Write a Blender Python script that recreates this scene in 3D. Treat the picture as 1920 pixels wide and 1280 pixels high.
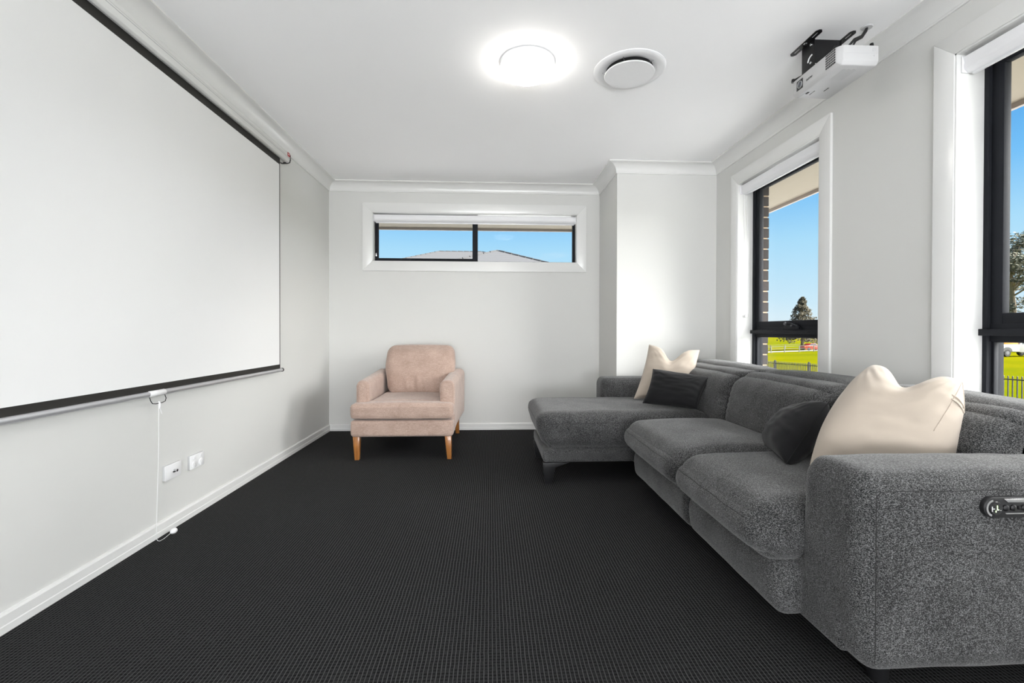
import bpy, bmesh, math, random
from mathutils import Vector, Matrix, noise as mnoise

random.seed(7)
for o in list(bpy.data.objects):
    bpy.data.objects.remove(o, do_unlink=True)
SC = bpy.context.scene
COL = SC.collection

# ------------------------------------------------------------------ room size (metres)
XL, XR = -1.584, 1.980          # left and right wall
YB, YC = 4.565, 3.925           # back wall, face of the boxed-out corner
XS = 1.097                      # side of the boxed-out corner
YF = -1.25                      # wall behind the camera
ZC, CE = 2.352, 2.440           # underside of cornice, ceiling

# ------------------------------------------------------------------ camera
cam_data = bpy.data.cameras.new('camera')
cam = bpy.data.objects.new('camera', cam_data)
COL.objects.link(cam)
yaw, pit, roll = 0.0472, 0.0073, -0.0019
fw = Vector((math.sin(yaw)*math.cos(pit), math.cos(yaw)*math.cos(pit), -math.sin(pit)))
rt = Vector((math.cos(yaw), -math.sin(yaw), 0))
up = rt.cross(fw)
r2 = rt*math.cos(roll) - up*math.sin(roll)
u2 = up*math.cos(roll) + rt*math.sin(roll)
cam.matrix_world = Matrix(((r2.x, u2.x, -fw.x, 0), (r2.y, u2.y, -fw.y, 0), (r2.z, u2.z, -fw.z, 0.9828), (0, 0, 0, 1)))
cam_data.sensor_fit = 'HORIZONTAL'
cam_data.sensor_width = 36.0
cam_data.lens = 856.03/1920*36.0
cam_data.shift_y = -12.93/1920
cam_data.clip_start = 0.02
cam_data.clip_end = 2000
SC.camera = cam

# ------------------------------------------------------------------ exposure, world, sun
SC.view_settings.view_transform = 'Standard'
SC.view_settings.look = 'None'
SC.view_settings.exposure = 0.60
SC.view_settings.gamma = 1.0
SC.view_settings.use_curve_mapping = False
SC.cycles.use_denoising = True
SC.cycles.max_bounces = 16
SC.cycles.diffuse_bounces = 10
SC.cycles.transparent_max_bounces = 16
SC.cycles.sample_clamp_indirect = 8.0

world = bpy.data.worlds.new('sky')
SC.world = world
world.use_nodes = True
wn, wl = world.node_tree.nodes, world.node_tree.links
wn.clear()
w_out = wn.new('ShaderNodeOutputWorld')
w_bg = wn.new('ShaderNodeBackground')
w_tc = wn.new('ShaderNodeTexCoord')
w_sep = wn.new('ShaderNodeSeparateXYZ')
w_ramp = wn.new('ShaderNodeValToRGB')
wl.new(w_tc.outputs['Generated'], w_sep.inputs[0])
wl.new(w_sep.outputs['Z'], w_ramp.inputs['Fac'])
e = w_ramp.color_ramp.elements
e[0].position = 0.0; e[0].color = (0.80, 0.92, 0.98, 1)
e[1].position = 1.0; e[1].color = (0.05, 0.19, 0.55, 1)
for pos, c in ((0.06, (0.62, 0.85, 1.0)), (0.17, (0.42, 0.75, 1.0)), (0.26, (0.19, 0.55, 0.98)), (0.38, (0.06, 0.34, 0.82)), (0.60, (0.06, 0.27, 0.70))):
    x = e.new(pos); x.color = c + (1,)
# thin bright clouds, the same all round
w_map = wn.new('ShaderNodeMapping'); w_map.inputs['Scale'].default_value = (1.0, 1.0, 4.0)
w_noise = wn.new('ShaderNodeTexNoise'); w_noise.inputs['Scale'].default_value = 2.6; w_noise.inputs['Detail'].default_value = 6
w_cr = wn.new('ShaderNodeValToRGB')
w_cr.color_ramp.elements[0].position = 0.60; w_cr.color_ramp.elements[0].color = (0, 0, 0, 1)
w_cr.color_ramp.elements[1].position = 0.80; w_cr.color_ramp.elements[1].color = (0.8, 0.8, 0.8, 1)
w_mix = wn.new('ShaderNodeMix'); w_mix.data_type = 'RGBA'
wl.new(w_tc.outputs['Generated'], w_map.inputs[0]); wl.new(w_map.outputs[0], w_noise.inputs['Vector'])
wl.new(w_noise.outputs['Fac'], w_cr.inputs['Fac']); wl.new(w_cr.outputs['Color'], w_mix.inputs['Factor'])
wl.new(w_ramp.outputs['Color'], w_mix.inputs['A']); w_mix.inputs['B'].default_value = (0.95, 0.97, 1.0, 1)
wl.new(w_mix.outputs['Result'], w_bg.inputs['Color'])
w_bg.inputs['Strength'].default_value = 0.655
wl.new(w_bg.outputs[0], w_out.inputs['Surface'])

sun_d = bpy.data.lights.new('sun', 'SUN')
sun_d.energy = 17.0
sun_d.angle = math.radians(70)
sun_d.color = (1.0, 0.985, 0.96)
sun = bpy.data.objects.new('sun', sun_d)
COL.objects.link(sun)
sun.location = (30, -15, 15)
sun.rotation_euler = Vector((-0.77, 0.32, -0.55)).to_track_quat('-Z', 'Y').to_euler()

# unseen fill light added behind the camera, tilted up to brighten the ceiling
fill_d = bpy.data.lights.new('ceiling_fill', 'AREA')
fill_d.shape = 'RECTANGLE'; fill_d.size = 3.0; fill_d.size_y = 2.1
fill_d.energy = 290.0
fill_d.color = (0.96, 0.98, 1.0)
fill = bpy.data.objects.new('ceiling_fill', fill_d)
COL.objects.link(fill)
fill.location = (0.2, -3.6, 0.95)
fill.rotation_euler = (math.radians(141), 0, 0)

# ------------------------------------------------------------------ materials
MATS = {}
def new_mat(name):
    m = bpy.data.materials.new(name); m.use_nodes = True
    MATS[name] = m
    return m, m.node_tree.nodes, m.node_tree.links, m.node_tree.nodes['Principled BSDF']

def plain(name, col, rough=0.5, metal=0.0, noise_amt=0.0, noise_scale=30.0, bump=0.0, bump_scale=200.0, spec=0.5, emit=None, emit_s=0.0, sheen=0.0, coat=0.0):
    m, n, l, p = new_mat(name)
    p.inputs['Base Color'].default_value = (*col, 1)
    p.inputs['Roughness'].default_value = rough
    p.inputs['Metallic'].default_value = metal
    p.inputs['Specular IOR Level'].default_value = spec
    p.inputs['Sheen Weight'].default_value = sheen
    p.inputs['Coat Weight'].default_value = coat
    tc = n.new('ShaderNodeTexCoord')
    nz = n.new('ShaderNodeTexNoise'); nz.inputs['Scale'].default_value = noise_scale; nz.inputs['Detail'].default_value = 4
    l.new(tc.outputs['Object'], nz.inputs['Vector'])
    mx = n.new('ShaderNodeMix'); mx.data_type = 'RGBA'
    a = noise_amt
    mx.inputs['A'].default_value = (*[max(0, c*(1-a)) for c in col], 1)
    mx.inputs['B'].default_value = (*[min(1, c*(1+a)) for c in col], 1)
    l.new(nz.outputs['Fac'], mx.inputs['Factor']); l.new(mx.outputs['Result'], p.inputs['Base Color'])
    if bump:
        nb = n.new('ShaderNodeTexNoise'); nb.inputs['Scale'].default_value = bump_scale; nb.inputs['Detail'].default_value = 3
        l.new(tc.outputs['Object'], nb.inputs['Vector'])
        b = n.new('ShaderNodeBump'); b.inputs['Strength'].default_value = bump; b.inputs['Distance'].default_value = 0.002
        l.new(nb.outputs['Fac'], b.inputs['Height']); l.new(b.outputs['Normal'], p.inputs['Normal'])
    if emit:
        p.inputs['Emission Color'].default_value = (*emit, 1); p.inputs['Emission Strength'].default_value = emit_s
    return m

def weave(name, dark, light, lo=0.38, hi=0.62, fine=420.0, stretch=(60, 60, 420), bump=0.35, sheen=0.2, big=0.15):
    """heathered woven cloth: fine speckle plus longer yarn streaks"""
    m, n, l, p = new_mat(name)
    tc = n.new('ShaderNodeTexCoord')
    a = n.new('ShaderNodeTexNoise'); a.inputs['Scale'].default_value = fine; a.inputs['Detail'].default_value = 2
    l.new(tc.outputs['Object'], a.inputs['Vector'])
    mp = n.new('ShaderNodeMapping'); mp.inputs['Scale'].default_value = stretch
    l.new(tc.outputs['Object'], mp.inputs['Vector'])
    b = n.new('ShaderNodeTexNoise'); b.inputs['Scale'].default_value = 1.0; b.inputs['Detail'].default_value = 3
    l.new(mp.outputs[0], b.inputs['Vector'])
    c = n.new('ShaderNodeTexNoise'); c.inputs['Scale'].default_value = 9.0; c.inputs['Detail'].default_value = 3
    l.new(tc.outputs['Object'], c.inputs['Vector'])
    ad = n.new('ShaderNodeMath'); ad.operation = 'MULTIPLY_ADD'; ad.inputs[1].default_value = 0.6
    l.new(a.outputs['Fac'], ad.inputs[0])
    m2 = n.new('ShaderNodeMath'); m2.operation = 'MULTIPLY'; m2.inputs[1].default_value = 0.4
    l.new(b.outputs['Fac'], m2.inputs[0]); l.new(m2.outputs[0], ad.inputs[2])
    m3 = n.new('ShaderNodeMath'); m3.operation = 'MULTIPLY_ADD'; m3.inputs[1].default_value = big; 
    l.new(c.outputs['Fac'], m3.inputs[0])
    s3 = n.new('ShaderNodeMath'); s3.operation = 'SUBTRACT'; s3.inputs[1].default_value = big*0.5
    l.new(ad.outputs[0], s3.inputs[0]); l.new(s3.outputs[0], m3.inputs[2])
    r = n.new('ShaderNodeValToRGB')
    r.color_ramp.elements[0].position = lo; r.color_ramp.elements[0].color = (*dark, 1)
    r.color_ramp.elements[1].position = hi; r.color_ramp.elements[1].color = (*light, 1)
    l.new(m3.outputs[0], r.inputs['Fac']); l.new(r.outputs['Color'], p.inputs['Base Color'])
    p.inputs['Roughness'].default_value = 0.95
    p.inputs['Specular IOR Level'].default_value = 0.15
    p.inputs['Sheen Weight'].default_value = sheen
    bp = n.new('ShaderNodeBump'); bp.inputs['Strength'].default_value = bump; bp.inputs['Distance'].default_value = 0.0015
    l.new(ad.outputs[0], bp.inputs['Height']); l.new(bp.outputs['Normal'], p.inputs['Normal'])
    return m

WALL = plain('wall_paint', (0.65, 0.65, 0.634), 0.75, noise_amt=0.012, noise_scale=3, bump=0.04, bump_scale=350, spec=0.25)
CEIL = plain('ceiling_paint', (0.93, 0.93, 0.935), 0.85, noise_amt=0.008, noise_scale=3, bump=0.03, bump_scale=300, spec=0.2)
TRIM = plain('gloss_white_paint', (0.74, 0.74, 0.73), 0.22, noise_amt=0.01, noise_scale=8, spec=0.5)
PROJW = plain('projector_white', (0.55, 0.55, 0.555), 0.45, noise_amt=0.01)
WHITEP = plain('white_plastic', (0.80, 0.80, 0.81), 0.35, noise_amt=0.01)
GREYP = plain('pale_grey_plastic', (0.52, 0.52, 0.53), 0.4, noise_amt=0.02)
BLACKP = plain('black_plastic', (0.012, 0.012, 0.013), 0.4, noise_amt=0.1)
BLACKM = plain('black_steel', (0.008, 0.008, 0.009), 0.45, noise_amt=0.15, bump=0.1, bump_scale=600, spec=0.3)
STEEL = plain('bright_steel', (0.62, 0.62, 0.63), 0.22, 1.0, noise_amt=0.05)
ALU = plain('silver_bar', (0.60, 0.60, 0.62), 0.3, 0.6, noise_amt=0.03)
GREYM = plain('dull_grey_metal', (0.07, 0.072, 0.078), 0.4, noise_amt=0.05)
CASE = plain('screen_case_white', (0.70, 0.70, 0.69), 0.4, noise_amt=0.01)
FRAME = plain('charcoal_window_frame', (0.0135, 0.0148, 0.0185), 0.65, noise_amt=0.08, noise_scale=60, spec=0.15)
BLIND = plain('blind_white', (0.80, 0.80, 0.82), 0.4, noise_amt=0.015)
BLINDF = plain('blind_fabric', (0.66, 0.66, 0.66), 0.8, noise_amt=0.03, noise_scale=200)
SCRW = plain('screen_white', (0.78, 0.78, 0.78), 0.8, noise_amt=0.006, noise_scale=4, spec=0.2)
SCRB = plain('screen_black', (0.016, 0.015, 0.013), 0.65, noise_amt=0.12, noise_scale=40)
RED = plain('red_sticker', (0.42, 0.012, 0.012), 0.4, noise_amt=0.05)
TWEED = weave('charcoal_tweed', (0.004, 0.004, 0.0045), (0.205, 0.205, 0.208), 0.46, 0.655, 520, (200, 200, 620), big=0.08)
SEAM = plain('dark_seam', (0.015, 0.015, 0.015), 0.9, noise_amt=0.2)
PINK = weave('dusty_pink_chenille', (0.33, 0.23, 0.188), (0.52, 0.39, 0.33), 0.36, 0.66, 260, (40, 40, 300), 0.3, 0.3, 0.28)
IVORY = plain('ivory_cotton', (0.43, 0.37, 0.31), 0.85, noise_amt=0.03, noise_scale=12, bump=0.15, bump_scale=700, spec=0.15, sheen=0.25)
BLACKV = plain('black_velvet', (0.008, 0.008, 0.009), 0.8, noise_amt=0.2, noise_scale=20, spec=0.15, sheen=0.12, bump=0.1, bump_scale=500)
SOFFIT = plain('soffit_cream', (0.255, 0.222, 0.165), 0.7, noise_amt=0.02)
FASCIA = plain('fascia_taupe', (0.34, 0.30, 0.27), 0.5, noise_amt=0.03)
MORTAR = plain('mortar_tan', (0.42, 0.32, 0.22), 0.95, noise_amt=0.12, noise_scale=90, bump=0.5, bump_scale=300)
SHADE = plain('painted_shade', (0.02, 0.02, 0.02), 0.8, noise_amt=0.3, noise_scale=80)
FENCE = plain('fence_black', (0.02, 0.021, 0.022), 0.45, noise_amt=0.1)
RUBBER = plain('tyre_rubber', (0.02, 0.02, 0.02), 0.8, noise_amt=0.2)
CARRED = plain('car_red', (0.34, 0.030, 0.010), 0.25, noise_amt=0.03, coat=0.6)
CARWHITE = plain('ute_white', (0.42, 0.42, 0.42), 0.3, noise_amt=0.03, coat=0.5)
CARGLASS = plain('car_glass', (0.10, 0.11, 0.13), 0.08, noise_amt=0.1)
ORANGE = plain('orange_load', (0.50, 0.22, 0.01), 0.5, noise_amt=0.1)
AMBER = plain('amber_light', (0.80, 0.18, 0.04), 0.3, noise_amt=0.05)
ROAD = plain('pale_road', (0.50, 0.49, 0.46), 0.9, noise_amt=0.1, noise_scale=2)
POSTW = plain('weathered_post', (0.26, 0.25, 0.20), 0.9, noise_amt=0.2)
BARK = plain('gum_bark', (0.19, 0.15, 0.105), 0.9, noise_amt=0.3, noise_scale=4)
LEAFA = plain('gum_leaves', (0.080, 0.080, 0.035), 0.7, noise_amt=0.5, noise_scale=0.7)
LEAFB = plain('cypress_leaves', (0.085, 0.070, 0.036), 0.8, noise_amt=0.45, noise_scale=0.6)
CONC = plain('render_wall', (0.60, 0.58, 0.54), 0.8, noise_amt=0.05)
RIDGE = plain('ridge_cap_grey', (0.05, 0.049, 0.048), 0.8, noise_amt=0.2, noise_scale=3)

def brick_mat():
    m, n, l, p = new_mat('brown_brick')
    tc = n.new('ShaderNodeTexCoord'); oi = n.new('ShaderNodeObjectInfo')
    nz = n.new('ShaderNodeTexNoise'); nz.inputs['Scale'].default_value = 140; nz.inputs['Detail'].default_value = 4
    l.new(tc.outputs['Object'], nz.inputs['Vector'])
    ad = n.new('ShaderNodeMath'); ad.operation = 'MULTIPLY_ADD'; ad.inputs[1].default_value = 0.35
    l.new(oi.outputs['Random'], ad.inputs[0]); l.new(nz.outputs['Fac'], ad.inputs[2])
    r = n.new('ShaderNodeValToRGB')
    r.color_ramp.elements[0].position = 0.3; r.color_ramp.elements[0].color = (0.011, 0.0095, 0.009, 1)
    r.color_ramp.elements[1].position = 0.95; r.color_ramp.elements[1].color = (0.040, 0.032, 0.030, 1)
    l.new(ad.outputs[0], r.inputs['Fac']); l.new(r.outputs['Color'], p.inputs['Base Color'])
    p.inputs['Roughness'].default_value = 0.9
    b = n.new('ShaderNodeBump'); b.inputs['Strength'].default_value = 0.5; b.inputs['Distance'].default_value = 0.003
    l.new(nz.outputs['Fac'], b.inputs['Height']); l.new(b.outputs['Normal'], p.inputs['Normal'])
    return m
BRICK = brick_mat()

def veneer_mat():
    m, n, l, p = new_mat('brick_veneer_far')
    tc = n.new('ShaderNodeTexCoord'); mp = n.new('ShaderNodeMapping')
    mp.inputs['Rotation'].default_value = (math.radians(90), 0, math.radians(90))
    bt = n.new('ShaderNodeTexBrick'); bt.inputs['Scale'].default_value = 1.0
    bt.inputs['Brick Width'].default_value = 0.24; bt.inputs['Row Height'].default_value = 0.086; bt.inputs['Mortar Size'].default_value = 0.006
    bt.inputs['Color1'].default_value = (0.07, 0.06, 0.058, 1); bt.inputs['Color2'].default_value = (0.15, 0.125, 0.115, 1); bt.inputs['Mortar'].default_value = (0.60, 0.47, 0.34, 1)
    l.new(tc.outputs['Object'], mp.inputs[0]); l.new(mp.outputs[0], bt.inputs['Vector']); l.new(bt.outputs['Color'], p.inputs['Base Color'])
    p.inputs['Roughness'].default_value = 0.9
    return m
VENEER = veneer_mat()

def carpet_mat():
    """loop pile carpet: a one centimetre grid of pale loops round dark hollows"""
    m, n, l, p = new_mat('charcoal_loop_carpet')
    tc = n.new('ShaderNodeTexCoord'); sp = n.new('ShaderNodeSeparateXYZ')
    nw = n.new('ShaderNodeTexNoise'); nw.inputs['Scale'].default_value = 26; nw.inputs['Detail'].default_value = 2
    l.new(tc.outputs['Object'], nw.inputs['Vector'])
    vm = n.new('ShaderNodeVectorMath'); vm.operation = 'MULTIPLY_ADD'; vm.inputs[1].default_value = (0.004, 0.004, 0)
    l.new(nw.outputs['Color'], vm.inputs[0]); l.new(tc.outputs['Object'], vm.inputs[2]); l.new(vm.outputs[0], sp.inputs[0])
    def cell(sock, pitch, ph=0.0):
        a = n.new('ShaderNodeMath'); a.operation = 'MULTIPLY_ADD'; a.inputs[1].default_value = 1/pitch; a.inputs[2].default_value = ph; l.new(sock, a.inputs[0])
        f = n.new('ShaderNodeMath'); f.operation = 'FRACT'; l.new(a.outputs[0], f.inputs[0])
        s = n.new('ShaderNodeMath'); s.operation = 'SUBTRACT'; s.inputs[1].default_value = 0.5; l.new(f.outputs[0], s.inputs[0])
        b = n.new('ShaderNodeMath'); b.operation = 'ABSOLUTE'; l.new(s.outputs[0], b.inputs[0])
        return b.outputs[0]
    cx, cy = cell(sp.outputs['X'], 0.0124), cell(sp.outputs['Y'], 0.0124)     # 0 mid cell .. 0.5 at its edge
    fz = n.new('ShaderNodeTexNoise'); fz.inputs['Scale'].default_value = 420; fz.inputs['Detail'].default_value = 2
    l.new(tc.outputs['Object'], fz.inputs['Vector'])
    fz2 = n.new('ShaderNodeTexNoise'); fz2.inputs['Scale'].default_value = 70; fz2.inputs['Detail'].default_value = 1
    l.new(tc.outputs['Object'], fz2.inputs['Vector'])
    def step(sock, lo, hi):
        m_ = n.new('ShaderNodeMapRange'); m_.interpolation_type = 'SMOOTHSTEP'
        m_.inputs['From Min'].default_value = lo; m_.inputs['From Max'].default_value = hi; l.new(sock, m_.inputs['Value']); return m_.outputs['Result']
    def mul(a_, b_):
        q = n.new('ShaderNodeMath'); q.operation = 'MULTIPLY'; l.new(a_, q.inputs[0])
        if isinstance(b_, float): q.inputs[1].default_value = b_
        else: l.new(b_, q.inputs[1])
        return q.outputs[0]
    def add(a_, b_, op='ADD'):
        q = n.new('ShaderNodeMath'); q.operation = op; l.new(a_, q.inputs[0])
        if isinstance(b_, float): q.inputs[1].default_value = b_
        else: l.new(b_, q.inputs[1])
        return q.outputs[0]
    ridge = step(cx, 0.34, 0.46)                                  # pale cord between the rows of loops
    hollow = mul(mul(step(cy, 0.26, 0.46), step(cx, 0.42, 0.30)), step(fz2.outputs['Fac'], 0.30, 0.55))   # dark gap from loop to loop
    hgt = add(add(add(mul(fz.outputs['Fac'], 0.40), mul(ridge, 0.34)), mul(hollow, 0.42), 'SUBTRACT'), 0.30)
    r = n.new('ShaderNodeValToRGB')
    r.color_ramp.elements[0].position = 0.20; r.color_ramp.elements[0].color = (0.004, 0.004, 0.0045, 1)
    r.color_ramp.elements[1].position = 0.90; r.color_ramp.elements[1].color = (0.078, 0.078, 0.079, 1)
    x = r.color_ramp.elements.new(0.52); x.color = (0.020, 0.020, 0.0205, 1)
    l.new(hgt, r.inputs['Fac']); l.new(r.outputs['Color'], p.inputs['Base Color'])
    p.inputs['Roughness'].default_value = 1.0; p.inputs['Specular IOR Level'].default_value = 0.1
    b = n.new('ShaderNodeBump'); b.inputs['Strength'].default_value = 0.5; b.inputs['Distance'].default_value = 0.003
    l.new(hgt, b.inputs['Height']); l.new(b.outputs['Normal'], p.inputs['Normal'])
    return m
CARPET = carpet_mat()

def wood_mat():
    m, n, l, p = new_mat('orange_timber')
    tc = n.new('ShaderNodeTexCoord'); mp = n.new('ShaderNodeMapping'); mp.inputs['Scale'].default_value = (60, 60, 6)
    nz = n.new('ShaderNodeTexNoise'); nz.inputs['Scale'].default_value = 1.0; nz.inputs['Detail'].default_value = 5
    l.new(tc.outputs['Object'], mp.inputs[0]); l.new(mp.outputs[0], nz.inputs['Vector'])
    r = n.new('ShaderNodeValToRGB')
    r.color_ramp.elements[0].position = 0.3; r.color_ramp.elements[0].color = (0.26, 0.095, 0.022, 1)
    r.color_ramp.elements[1].position = 0.75; r.color_ramp.elements[1].color = (0.46, 0.19, 0.05, 1)
    l.new(nz.outputs['Fac'], r.inputs['Fac']); l.new(r.outputs['Color'], p.inputs['Base Color'])
    p.inputs['Roughness'].default_value = 0.3; p.inputs['Coat Weight'].default_value = 0.3
    return m
WOOD = wood_mat()

def grass_mat():
    m, n, l, p = new_mat('yellow_green_grass')
    tc = n.new('ShaderNodeTexCoord')
    a = n.new('ShaderNodeTexNoise'); a.inputs['Scale'].default_value = 0.06; a.inputs['Detail'].default_value = 6
    b = n.new('ShaderNodeTexNoise'); b.inputs['Scale'].default_value = 1.6; b.inputs['Detail'].default_value = 5
    for x in (a, b): l.new(tc.outputs['Object'], x.inputs['Vector'])
    ad = n.new('ShaderNodeMath'); ad.operation = 'MULTIPLY_ADD'; ad.inputs[1].default_value = 0.5
    l.new(b.outputs['Fac'], ad.inputs[0]); l.new(a.outputs['Fac'], ad.inputs[2])
    r = n.new('ShaderNodeValToRGB')
    r.color_ramp.elements[0].position = 0.5; r.color_ramp.elements[0].color = (0.090, 0.115, 0.0015, 1)
    r.color_ramp.elements[1].position = 0.98; r.color_ramp.elements[1].color = (0.185, 0.155, 0.002, 1)
    l.new(ad.outputs[0], r.inputs['Fac']); l.new(r.outputs['Color'], p.inputs['Base Color'])
    p.inputs['Roughness'].default_value = 0.95; p.inputs['Specular IOR Level'].default_value = 0.0
    return m
GRASS = grass_mat()

def tile_mat():
    m, n, l, p = new_mat('pale_roof_tiles')
    tc = n.new('ShaderNodeTexCoord')
    w = n.new('ShaderNodeTexWave'); w.bands_direction = 'Z'; w.inputs['Scale'].default_value = 2.6; w.inputs['Distortion'].default_value = 0.5
    l.new(tc.outputs['Object'], w.inputs['Vector'])
    r = n.new('ShaderNodeValToRGB')
    r.color_ramp.elements[0].color = (0.080, 0.078, 0.076, 1); r.color_ramp.elements[1].color = (0.10, 0.098, 0.096, 1)
    l.new(w.outputs['Fac'], r.inputs['Fac']); l.new(r.outputs['Color'], p.inputs['Base Color'])
    p.inputs['Roughness'].default_value = 0.85
    return m
TILE = tile_mat()

def glass_mat():
    m, n, l, p = new_mat('window_glass')
    n.remove(p)
    out = n['Material Output']
    t = n.new('ShaderNodeBsdfTransparent'); t.inputs['Color'].default_value = (0.985, 0.99, 0.985, 1)
    g = n.new('ShaderNodeBsdfGlossy'); g.inputs['Roughness'].default_value = 0.01
    f = n.new('ShaderNodeFresnel'); f.inputs['IOR'].default_value = 1.08
    mx = n.new('ShaderNodeMixShader')
    l.new(f.outputs[0], mx.inputs[0]); l.new(t.outputs[0], mx.inputs[1]); l.new(g.outputs[0], mx.inputs[2]); l.new(mx.outputs[0], out.inputs['Surface'])
    return m
GLASS = glass_mat()

def lamp_mat(name, col, s):
    m, n, l, p = new_mat(name)
    p.inputs['Base Color'].default_value = (0.85, 0.85, 0.84, 1)
    p.inputs['Emission Color'].default_value = (*col, 1); p.inputs['Emission Strength'].default_value = s
    p.inputs['Roughness'].default_value = 0.4
    return m
LAMPG = lamp_mat('lamp_opal', (1.0, 0.96, 0.90), 17.0)
LED = lamp_mat('green_led', (0.55, 0.9, 0.25), 1.2)

# ------------------------------------------------------------------ mesh helpers
ORG = {}
class MB:
    def __init__(s): s.v = []; s.f = []
    def add(s, vs, fs):
        k = len(s.v); s.v += [tuple(v) for v in vs]; s.f += [tuple(i+k for i in f) for f in fs]; return s
    def box(s, x0, x1, y0, y1, z0, z1):
        x0, x1 = min(x0, x1), max(x0, x1); y0, y1 = min(y0, y1), max(y0, y1); z0, z1 = min(z0, z1), max(z0, z1)
        return s.add([(x0,y0,z0),(x1,y0,z0),(x1,y1,z0),(x0,y1,z0),(x0,y0,z1),(x1,y0,z1),(x1,y1,z1),(x0,y1,z1)],
                     [(0,3,2,1),(4,5,6,7),(0,1,5,4),(1,2,6,5),(2,3,7,6),(3,0,4,7)])
    def prism(s, poly, axis, a0, a1):
        """poly: list of 2D points; extruded along axis 0,1,2"""
        n = len(poly)
        def P(q, a):
            return {0: (a, q[0], q[1]), 1: (q[0], a, q[1]), 2: (q[0], q[1], a)}[axis]
        vs = [P(q, a0) for q in poly] + [P(q, a1) for q in poly]
        fs = [tuple(range(n)), tuple(range(2*n-1, n-1, -1))] + [(i, i+n, (i+1) % n+n, (i+1) % n) for i in range(n)]
        return s.add(vs, fs)
    def tube(s, pts, r, n=8, cap=True, radii=None):
        pts = [Vector(p) for p in pts]; vs = []; fs = []
        prev = None
        for i, p in enumerate(pts):
            t = (pts[min(i+1, len(pts)-1)] - pts[max(i-1, 0)]).normalized()
            if prev is None:
                ref = Vector((0, 0, 1)) if abs(t.z) < 0.9 else Vector((1, 0, 0))
                a = t.cross(ref).normalized()
            else:
                a = (prev - t*prev.dot(t)).normalized()
            b = t.cross(a); prev = a
            rr = radii[i] if radii else r
            for k in range(n):
                th = 2*math.pi*k/n
                vs.append(p + (a*math.cos(th) + b*math.sin(th))*rr)
        for i in range(len(pts)-1):
            for k in range(n):
                fs.append((i*n+k, i*n+(k+1) % n, (i+1)*n+(k+1) % n, (i+1)*n+k))
        if cap:
            fs.append(tuple(range(n-1, -1, -1))); fs.append(tuple((len(pts)-1)*n+k for k in range(n)))
        return s.add(vs, fs)
    def lathe(s, prof, c, axis=2, n=48):
        """prof: (radius, height) pairs, revolved about an axis through c"""
        vs = []; fs = []
        for r, h in prof:
            for k in range(n):
                th = 2*math.pi*k/n
                d = (r*math.cos(th), r*math.sin(th))
                vs.append({2: (c[0]+d[0], c[1]+d[1], c[2]+h), 0: (c[0]+h, c[1]+d[0], c[2]+d[1]), 1: (c[0]+d[0], c[1]+h, c[2]+d[1])}[axis])
        for i in range(len(prof)-1):
            for k in range(n):
                fs.append((i*n+k, i*n+(k+1) % n, (i+1)*n+(k+1) % n, (i+1)*n+k))
        if prof[0][0] > 1e-6: fs.append(tuple(range(n-1, -1, -1)))
        if prof[-1][0] > 1e-6: fs.append(tuple((len(prof)-1)*n+k for k in range(n)))
        return s.add(vs, fs)

def link(o, parent=None):
    COL.objects.link(o)
    if parent is not None: o.parent = parent
    return o

def build(name, mb, mat, parent=None, smooth=False, bevel=0.0, local=False, angle=35, weld=True, segs=2):
    """one mesh object. World-space shapes are moved to an origin at the object's base; local=True keeps them in the parent's frame."""
    vs = [Vector(v) for v in mb.v]
    me = bpy.data.meshes.new(name)
    if parent is None:
        xs = [v.x for v in vs]; ys = [v.y for v in vs]; zs = [v.z for v in vs]
        org = Vector(((min(xs)+max(xs))/2, (min(ys)+max(ys))/2, min(zs)))
        off = org
    else:
        org = ORG.get(parent.name, Vector((0, 0, 0))); off = Vector((0, 0, 0)) if local else org
    me.from_pydata([v - off for v in vs], [], mb.f)
    bm = bmesh.new(); bm.from_mesh(me)
    if weld: bmesh.ops.remove_doubles(bm, verts=bm.verts, dist=1e-5)
    bmesh.ops.recalc_face_normals(bm, faces=bm.faces)
    if bevel:
        ed = [e for e in bm.edges if len(e.link_faces) == 2 and e.calc_face_angle(0) > math.radians(30)]
        bmesh.ops.bevel(bm, geom=ed, offset=bevel, segments=segs, profile=0.5, affect='EDGES', clamp_overlap=True)
    if smooth or bevel:
        for f in bm.faces: f.smooth = True
        for ed in bm.edges:
            if len(ed.link_faces) == 2 and ed.calc_face_angle(0) > math.radians(angle): ed.smooth = False
    bm.to_mesh(me); bm.free()
    me.materials.append(mat)
    o = bpy.data.objects.new(name, me)
    link(o, parent)
    if parent is None: o.location = org
    ORG[o.name] = org if not local else Vector((0, 0, 0))
    return o

def tag(o, label=None, cat=None, group=None, kind=None):
    if label: o['label'] = label
    if cat: o['category'] = cat
    if group: o['group'] = group
    if kind: o['kind'] = kind
    return o

def thing(name, label, cat, loc, group=None, kind=None, rot=None):
    o = bpy.data.objects.new(name, None); COL.objects.link(o)
    o.location = loc; o.empty_display_size = 0.1
    if rot: o.rotation_euler = rot
    ORG[o.name] = Vector(loc)
    return tag(o, label, cat, group, kind)

def struct(name, mb, mat, label, **k):
    return tag(build(name, mb, mat, **k), label, kind='structure')

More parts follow.
